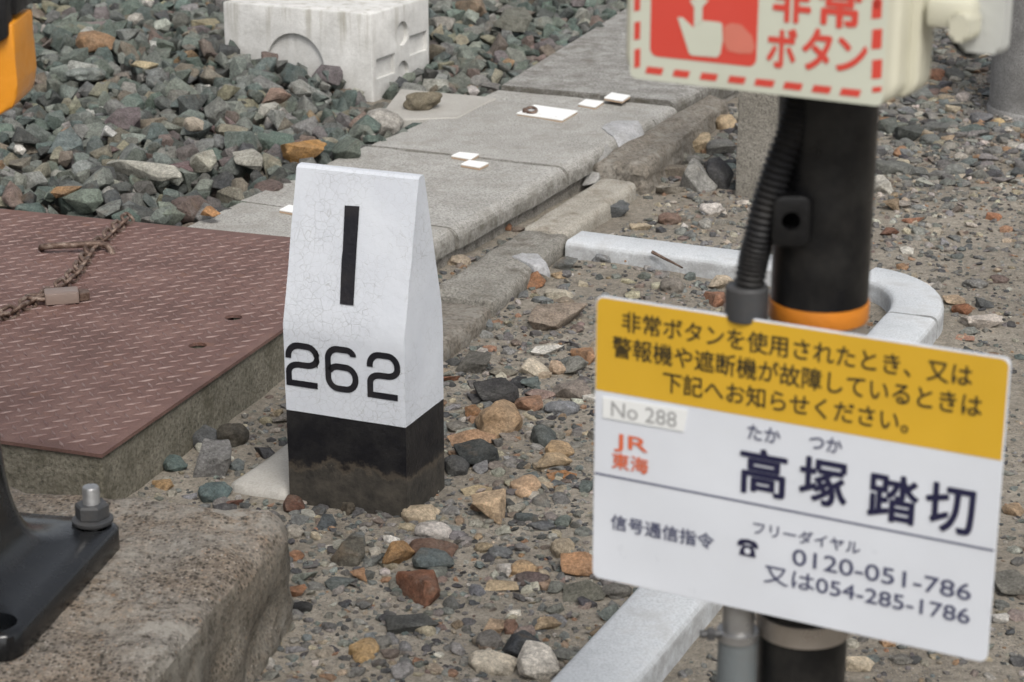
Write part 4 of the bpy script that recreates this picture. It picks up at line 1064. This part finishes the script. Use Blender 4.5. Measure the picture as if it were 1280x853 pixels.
DIRT = [
 (620, 496, 52, 34, (58, 56, 58), 'black angular stone, large, in front of the kerb and level with the black post foot', 'a'),
 (662, 508, 36, 20, (150, 108, 80), 'reddish brown block stone lying against the large black one', 'a'),
 (622, 534, 56, 54, (178, 142, 102), 'largest tan stone, two lobed, right of the black post foot', 'r'),
 (590, 552, 58, 22, (176, 132, 94), 'flat orange tan stone tucked under the two lobed one', 's'),
 (594, 520, 23, 19, (165, 112, 66), 'small orange lump between the post and the two lobed tan stone', 'a'),
 (702, 513, 43, 21, (128, 130, 134), 'smooth blue grey oval stone left of the sign corner', 'r'),
 (569, 536, 31, 15, (122, 116, 106), 'flat grey brown pebble just right of the black paint edge', 'r'),
 (664, 546, 15, 11, (172, 162, 150), 'small whitish round pebble right of the two lobed tan stone', 'r'),
 (681, 551, 30, 29, (84, 90, 88), 'dark grey green three cornered stone above the tan blocks', 'a'),
 (700, 566, 35, 19, (186, 150, 105), 'tan block stone, rear of the two stacked ones', 'a'),
 (690, 583, 46, 25, (182, 152, 112), 'tan block stone, front of the two stacked ones', 'a'),
 (702, 597, 36, 13, (172, 112, 60), 'thin orange stone under the front tan block', 's'),
 (656, 613, 38, 26, (192, 154, 116), 'cream domed stone with a dark crease, alone on bare dirt', 'r'),
 (610, 641, 44, 44, (198, 164, 124), 'upright tan wedge stone right of the post foot', 'a'),
 (595, 573, 50, 34, (56, 60, 60), 'jagged black stone under the orange tan flat one', 'a'),
 (571, 586, 31, 27, (74, 74, 74), 'dark grey rounded stone touching the black post foot', 'r'),
 (619, 585, 24, 12, (132, 120, 110), 'pinkish grey cylinder shaped pebble right of the jagged black stone', 'r'),
 (658, 650, 30, 12, (82, 90, 90), 'flat slate coloured stone right of the tan wedge', 's'),
 (637, 633, 16, 13, (88, 88, 86), 'small dark grey lump touching the tan wedge tip', 'a'),
 (596, 615, 38, 12, (188, 166, 126), 'thin cream splinter left of the tan wedge', 's'),
 (526, 648, 46, 22, (200, 176, 142), 'long cream stone at the front corner of the black post foot', 'a'),
 (541, 668, 44, 28, (204, 194, 184), 'whitish rounded stone in front of the long cream one', 'r'),
 (541, 690, 60, 22, (112, 82, 66), 'reddish dark brown long stone between the whitish and the teal ones', 'a'),
 (542, 705, 50, 24, (92, 102, 102), 'teal grey stone leaning on the reddish dark brown long one', 'a'),
 (496, 701, 40, 37, (166, 120, 68), 'orange brown chunk left of the teal grey stone', 'a'),
 (524, 741, 54, 46, (138, 82, 54), 'rusty red stone, the largest red one, alone on the dirt', 'a'),
 (437, 694, 40, 32, (92, 86, 74), 'dull olive grey lump sunk in the dirt left of the orange brown chunk', 'a'),
 (448, 722, 19, 16, (176, 126, 84), 'small orange tan lump below the olive grey one', 'a'),
 (454, 818, 37, 27, (194, 152, 92), 'orange oval stone near the foundation block, low in the picture', 'r'),
 (377, 761, 26, 16, (44, 44, 46), 'shiny black flat pebble beside the foundation block side', 'r'),
 (371, 742, 22, 16, (168, 112, 74), 'rust orange pebble just behind the shiny black flat one', 'a'),
 (515, 785, 62, 21, (78, 79, 77), 'flat dark slate stone pressed into the dirt below the rusty red one', 's'),
 (610, 804, 37, 22, (118, 112, 106), 'grey brown rounded stone in front of a tan one by the dark blue slab', 'r'),
 (616, 787, 28, 17, (184, 152, 118), 'tan stone behind the grey brown rounded one', 'a'),
 (638, 788, 18, 20, (156, 116, 94), 'small pinkish brown stone between the tan one and the dark blue slab', 'a'),
 (658, 811, 66, 32, (62, 66, 72), 'dark blue grey slab stone behind the two white stones', 'a'),
 (616, 833, 60, 25, (206, 192, 168), 'long cream white stone in front of the dark blue slab', 'a'),
 (673, 836, 50, 42, (222, 212, 196), 'whitest stone, upright, touching the pale edging at the bottom', 'a'),
 (681, 785, 38, 20, (184, 154, 114), 'flat tan stone behind the dark blue slab', 'a'),
 (631, 715, 20, 17, (216, 206, 194), 'small white stone left of the tan one near the sign', 'a'),
 (653, 715, 38, 20, (194, 154, 106), 'smooth orange tan stone between the small white and purple ones', 'r'),
 (664, 727, 43, 20, (106, 88, 84), 'purple brown smooth flat stone in front of the orange tan one', 'r'),
 (722, 711, 44, 30, (196, 140, 92), 'rough orange stone touching the lower left of the sign', 'a'),
 (730, 744, 54, 26, (112, 110, 96), 'olive grey flat stone below the rough orange one', 's'),
 (627, 734, 42, 11, (186, 160, 122), 'long thin tan stone left of the purple brown one', 's'),
 (770, 741, 38, 20, (122, 118, 110), 'grey oval stone under the lower edge of the sign', 'r'),
 (676, 659, 35, 11, (98, 100, 102), 'flat blue grey oval pebble on bare dirt below the cream domed stone', 'r'),
 (625, 693, 30, 14, (112, 114, 114), 'grey oval pebble left of the tan one below the wedge', 'r'),
 (704, 690, 30, 22, (176, 156, 126), 'tan angular pebble left of the sign, above the rough orange stone', 'a'),
 (604, 686, 22, 13, (150, 130, 98), 'brownish yellow round pebble below the tan wedge', 'r'),
 (368, 697, 24, 13, (168, 112, 74), 'orange flat pebble by the corner of the foundation block', 'r'),
 (368, 636, 26, 22, (104, 66, 50), 'dark red stone at the left corner of the black post foot', 'a'),
 (417, 620, 20, 17, (66, 70, 76), 'dark blue grey pebble standing against the post foot', 'a'),
 (434, 637, 25, 19, (96, 84, 68), 'brown lump right of the dark blue pebble at the post foot', 'a'),
 (407, 656, 24, 18, (72, 80, 86), 'slate blue tilted chip in front of the post foot', 'a'),
 (369, 668, 20, 20, (176, 166, 150), 'speckled whitish pebble at the back corner of the foundation block', 'r'),
 (697, 404, 76, 36, (148, 130, 112), 'big flat brown stone with a pale lower rim, above the sign left edge', 's'),
 (698, 371, 36, 14, (196, 184, 160), 'flat cream stone behind the big flat brown one', 's'),
 (705, 380, 24, 14, (152, 134, 112), 'round brown grey pebble in front of the flat cream stone', 'r'),
 (668, 356, 24, 26, (158, 104, 66), 'orange brown flake leaning on the rough kerb end', 's'),
 (608, 407, 22, 13, (118, 124, 126), 'blue grey pebble beside the brown stained kerb stone', 'a'),
 (591, 459, 42, 27, (100, 96, 88), 'dark angular grey stone right of the post, above the black one', 'a'),
 (628, 467, 38, 15, (134, 126, 110), 'grey tan slab pebble right of the dark angular one', 's'),
 (668, 462, 43, 24, (206, 190, 164), 'cream block stone, largest pale one left of the sign top', 'a'),
 (684, 441, 40, 13, (214, 208, 196), 'thin white stone lying on the cream block', 's'),
 (697, 464, 20, 18, (190, 158, 126), 'small pinkish tan stone right of the cream block', 'a'),
 (720, 463, 34, 26, (136, 134, 124), 'grey rough stone touching the yellow edge of the sign', 'a'),
 (730, 448, 30, 22, (180, 128, 86), 'orange and cream stone half hidden behind the yellow sign edge', 'a'),
 (647, 481, 28, 15, (60, 60, 62), 'small black angular stone below the cream block', 'a'),
 (662, 483, 26, 16, (104, 116, 112), 'teal grey angular pebble right of the small black one', 'a'),
 (676, 494, 42, 15, (160, 130, 118), 'pink and white flat stone behind the smooth blue grey oval', 's'),
 (715, 492, 44, 24, (142, 128, 116), 'grey stone with reddish patches by the sign corner', 'a'),
 (737, 500, 20, 12, (204, 198, 186), 'small white chip at the sign edge right of the reddish grey stone', 'a'),
 (555, 467, 15, 12, (170, 148, 122), 'round tan pebble against the right edge of the white post', 'r'),
 (562, 476, 26, 12, (152, 92, 62), 'rust coloured flake below the round tan pebble at the post', 's'),
 (868, 184, 36, 28, (198, 172, 132), 'tan block stone between the cracked brown kerb and the old square post', 'a'),
 (906, 158, 27, 22, (196, 166, 124), 'tan stone touching the old square post, rear of the two tan blocks', 'a'),
 (872, 228, 46, 50, (150, 148, 142), 'large pale grey broken stone leaning by the old square post', 'a'),
 (898, 226, 34, 44, (66, 66, 70), 'dark stone face beside the large pale grey broken one', 'a'),
 (901, 190, 36, 24, (128, 126, 120), 'tilted grey slab stone behind the large pale grey broken one', 's'),
 (866, 204, 23, 15, (142, 138, 130), 'rounded grey stone in front of the tan block by the kerb', 'r'),
 (847, 218, 37, 18, (132, 120, 104), 'flat brownish stone between the beige kerb and the pale grey broken stone', 's'),
 (838, 241, 36, 17, (170, 160, 144), 'rough pale flat stone in front of the flat brownish one', 's'),
 (888, 264, 25, 18, (218, 208, 198), 'whitest rounded pebble behind the straight edging', 'r'),
 (881, 283, 17, 15, (158, 154, 144), 'pale grey round pebble between the whitest pebble and the edging', 'r'),
 (837, 277, 28, 20, (134, 104, 88), 'smooth reddish brown stone behind the straight edging', 'r'),
 (766, 267, 41, 26, (102, 106, 108), 'blue grey streaked stone at the end of the beige kerb', 'a'),
 (801, 286, 26, 10, (196, 174, 140), 'flat cream pebble touching the back of the straight edging', 's'),
 (757, 324, 34, 16, (136, 138, 140), 'smooth blue grey oval pebble in front of the straight edging', 'r'),
 (706, 333, 30, 17, (116, 118, 114), 'grey block pebble beside the white mortar blob', 'a'),
 (788, 328, 21, 10, (190, 138, 92), 'small orange tan pebble in front of the straight edging', 'a'),
 (823, 329, 32, 13, (182, 132, 92), 'flat orange stone under the rusty twig by the edging', 's'),
 (699, 346, 21, 9, (190, 156, 112), 'small flat tan pebble in front of the grey block pebble', 'r'),
 (840, 361, 29, 24, (138, 128, 116), 'round grey brown stone above the sign top edge', 'r'),
 (901, 358, 34, 21, (202, 180, 150), 'cream block stone left of the grey hose coupling', 'a'),
 (893, 377, 31, 21, (166, 106, 72), 'rust orange block just above the sign top, left of the coupling', 'a'),
 (574, 328, 30, 14, (188, 168, 142), 'cream rounded stone between the trough and the rough kerb', 'r'),
 (647, 288, 17, 8, (124, 108, 94), 'brown grey pebble in the gap between trough and kerb', 'r'),
 (632, 286, 15, 11, (160, 104, 68), 'orange brown pebble left of the brown grey one in the trough gap', 'a'),
 (1108, 163, 28, 26, (92, 98, 92), 'dark green grey three cornered stone right of the black pole', 'a'),
 (1136, 172, 34, 26, (80, 84, 80), 'dark jagged stone right of the green grey three cornered one', 'a'),
 (1113, 213, 56, 20, (108, 110, 104), 'long grey slab stone against the right side of the black pole', 'a'),
 (1101, 236, 32, 24, (190, 184, 170), 'pale cream grey stone below the long grey slab by the pole', 'a'),
 (1165, 163, 40, 16, (104, 106, 102), 'low grey green stone in the middle of the far gravel patch', 'a'),
 (1164, 178, 26, 15, (112, 116, 112), 'grey round stone in front of the low grey green one', 'a'),
 (1226, 151, 29, 18, (110, 110, 114), 'smooth grey oval stone next to the round concrete post', 'r'),
 (1249, 157, 14, 14, (200, 168, 112), 'yellow tan chip at the foot of the round concrete post', 'a'),
 (1217, 165, 36, 15, (86, 100, 96), 'teal grey flat stone in front of the smooth grey oval', 's'),
 (1111, 293, 23, 13, (128, 84, 64), 'dark rust stone right of the pole at the height of the lug', 'a'),
 (1141, 277, 28, 9, (172, 110, 78), 'flat orange chip on the dirt right of the dark rust stone', 's'),
 (1219, 357, 31, 13, (124, 122, 118), 'long smooth grey pebble right of the curved edging', 'r'),
 (1249, 351, 24, 12, (118, 96, 88), 'purple brown pebble right of the long smooth grey one', 'r'),
 (1192, 378, 26, 14, (196, 164, 128), 'tan chip right of the curved edging, next to a rust coloured one', 'a'),
 (1202, 389, 24, 14, (150, 92, 58), 'rust coloured chip in front of the tan one by the curved edging', 'a'),
 (1228, 405, 50, 19, (208, 194, 180), 'large whitish flat stone alone on the dirt above the sign corner', 'a'),
 (1242, 273, 19, 11, (176, 112, 74), 'orange pebble alone on the dirt far right', 'a'),
 (1206, 424, 24, 7, (186, 132, 106), 'thin pinkish sliver below the large whitish flat stone', 's'),
 (1172, 352, 28, 9, (112, 108, 100), 'flat brown grey chip just outside the curved edging', 's'),
 (1165, 97, 38, 17, (166, 108, 76), 'orange red slab stone below the button box latch', 'a'),
 (1156, 108, 26, 9, (200, 168, 128), 'cream chip under the orange red slab', 's'),
 (1193, 97, 26, 18, (104, 104, 98), 'grey stone right of the orange red slab', 'a'),
 (1150, 122, 32, 21, (116, 120, 116), 'grey green stone at the lower right corner of the button box', 'a'),
 (1197, 134, 25, 9, (126, 130, 128), 'flat pale grey stone left of the round post', 's'),
 (1133, 141, 22, 12, (120, 122, 124), 'blue grey chip between box corner and green grey stone', 's'),
 (1190, 217, 30, 18, (120, 122, 116), 'grey chip at the near end of the far gravel patch', 'a'),
 (1114, 260, 20, 18, (148, 124, 94), 'tan lump below the pale cream grey stone by the pole', 'a'),
 (1262, 735, 42, 32, (120, 116, 106), 'grey brown block stone right of the sign lower edge', 'a'),
 (1266, 640, 24, 16, (172, 140, 104), 'tan stone right of the white part of the sign', 'a'),
 (1250, 776, 22, 14, (206, 200, 190), 'white chip below the grey brown block at the frame edge', 'a'),
 (1074, 833, 36, 17, (204, 184, 152), 'cream stone right of the pole foot under the sign', 'a'),
 (1126, 826, 30, 12, (112, 108, 100), 'grey flat pebble under the sign, right of the cream one', 'r'),
 (264, 585, 48, 52, (128, 126, 124), 'upright grey block stone between the concrete pit and the pale kerb slab', 'a'),
 (268, 621, 40, 24, (92, 112, 112), 'teal stone in front of the upright grey block', 'a'),
 (291, 548, 38, 34, (78, 72, 62), 'dark brown round stone behind the upright grey block', 'r'),
 (256, 551, 34, 26, (92, 94, 96), 'dark grey stone with a pale facet against the pit wall', 'a'),
 (219, 584, 28, 20, (92, 112, 108), 'small teal stone left of the upright grey block', 'a'),
 (214, 568, 34, 18, (118, 124, 112), 'olive grey flat stone by the pit wall', 'a'),
 (204, 608, 26, 14, (190, 150, 100), 'orange tan chip at the back edge of the foundation block', 'a'),
 (292, 632, 26, 14, (136, 84, 66), 'red brown flat chip right of the teal stone', 's'),
 (304, 536, 10, 10, (198, 184, 152), 'small cream pebble above the dark brown round stone', 'r'),
 (297, 585, 18, 16, (104, 112, 112), 'blue grey pebble between the upright grey block and the pale slab', 'r'),
]
for x, y, w, h, c, lab, kd in DIRT: stone(x, y, w, h, c, lab, kd)
def bstone(x, y, w, h, c, lab, kd='a', yaw=None, z=None, lift=.004, sk=.22, slim=1.0):
    q = P(x, y, .12)
    for _ in range(4): zz = heap_z(q.x, q.y) if z is None else z; q = P(x, y, zz)
    stone(x, y, w, h, c, lab, kd, yaw, z0=max(zz, .05) + lift, group='odd stones in the ballast', sink=sk, slim=slim)
bstone(183, 216, 124, 21, (186, 182, 166), 'long pale rod shaped stone lying on the ballast above the steel cover', 'a', -45, slim=.34, lift=.012)
bstone(380, 195, 54, 30, (196, 138, 66), 'orange stone in the ballast just above the marker post top', 'a')
bstone(481, 160, 46, 38, (170, 164, 154), 'pale beige lump resting on the ballast at the edge of the trough', 'r')
bstone(397, 78, 44, 22, (216, 208, 190), 'white chunk in the ballast against the front of the plinth', 'a', lift=-.03)
bstone(528, 131, 46, 24, (128, 116, 92), 'brown stubby stone on the corner of the concrete pad', 'r', z=.085, lift=0, sk=.14)
bstone(237, 267, 46, 30, (112, 92, 84), 'reddish brown pointed stone at the back edge of the steel cover', 'a')
bstone(263, 266, 24, 13, (186, 128, 74), 'small orange stone between the reddish brown pointed one and the trough', 'a')
bstone(120, 56, 46, 24, (164, 122, 82), 'orange brown banded stone high in the ballast near the amber cover', 'a')
bstone(185, 5, 14, 16, (212, 206, 196), 'small white upright stone at the top of the ballast', 'a')
bstone(194, 56, 16, 12, (216, 200, 172), 'small cream stone in the middle of the upper ballast', 'a')
bstone(122, 38, 46, 16, (140, 122, 120), 'purplish flat stone above the orange brown banded one', 's')
bstone(157, 152, 42, 26, (112, 98, 100), 'purple brown wedge stone in the middle of the ballast', 'a', -20)
bstone(223, 213, 34, 14, (124, 96, 98), 'dull purple stone at the right end of the long rod shaped stone', 'a')
bstone(310, 205, 36, 26, (170, 166, 152), 'mottled white grey stone left of the marker post top', 'a')
bstone(255, 206, 32, 26, (170, 166, 148), 'mottled pale stone left of the other mottled one, by the dull purple stone', 'a')
bstone(256, 41, 34, 28, (160, 148, 112), 'olive tan faceted stone left of the plinth', 'a')
bstone(107, 96, 48, 18, (128, 136, 130), 'long smooth grey green stone right of the amber cover', 'r')
bstone(180, 83, 36, 12, (178, 160, 120), 'yellowish flat stone in the upper ballast beside an orange chip', 's')
bstone(170, 82, 14, 10, (196, 128, 84), 'tiny orange chip left of the yellowish flat stone', 'a')
bstone(83, 243, 36, 14, (172, 128, 82), 'flat orange tan stone close to the back edge of the cover', 's')
bstone(136, 166, 18, 14, (206, 204, 198), 'small white streaked stone above the long rod shaped one', 'a')
bstone(243, 158, 24, 16, (182, 166, 144), 'cream stone with a brown neighbour right of the wedge', 'a')
bstone(25, 190, 14, 12, (216, 210, 198), 'small white chip near the frame edge above the steel cover', 'a')
bstone(345, 128, 36, 26, (150, 120, 102), 'reddish stone in the ballast below the plinth recess', 'a', lift=-.012)
bstone(587, 14, 40, 24, (146, 122, 96), 'brown stone in the ballast right of the plinth', 'a')
bstone(640, 30, 46, 30, (112, 112, 100), 'broad dark stone in the ballast behind the far trough slab', 'a')
bstone(308, 40, 20, 10, (120, 98, 84), 'dark brown splinter against the plinth left corner', 's')

# twig and dry bits
tw = bmesh.new(); tube([hit(x, y, SW(q, 0), TD) for x, y, q in ((815, 315, 4.071), (828, 322, 4.066), (842, 329, 4.055), (853, 335, 4.04))], lambda i: .0042-.0007*i, 6, tw)
single('twig', tw, 'chain', 'rust brown twig leaning on the straight edging', 'twig', P(830, 323, .01))
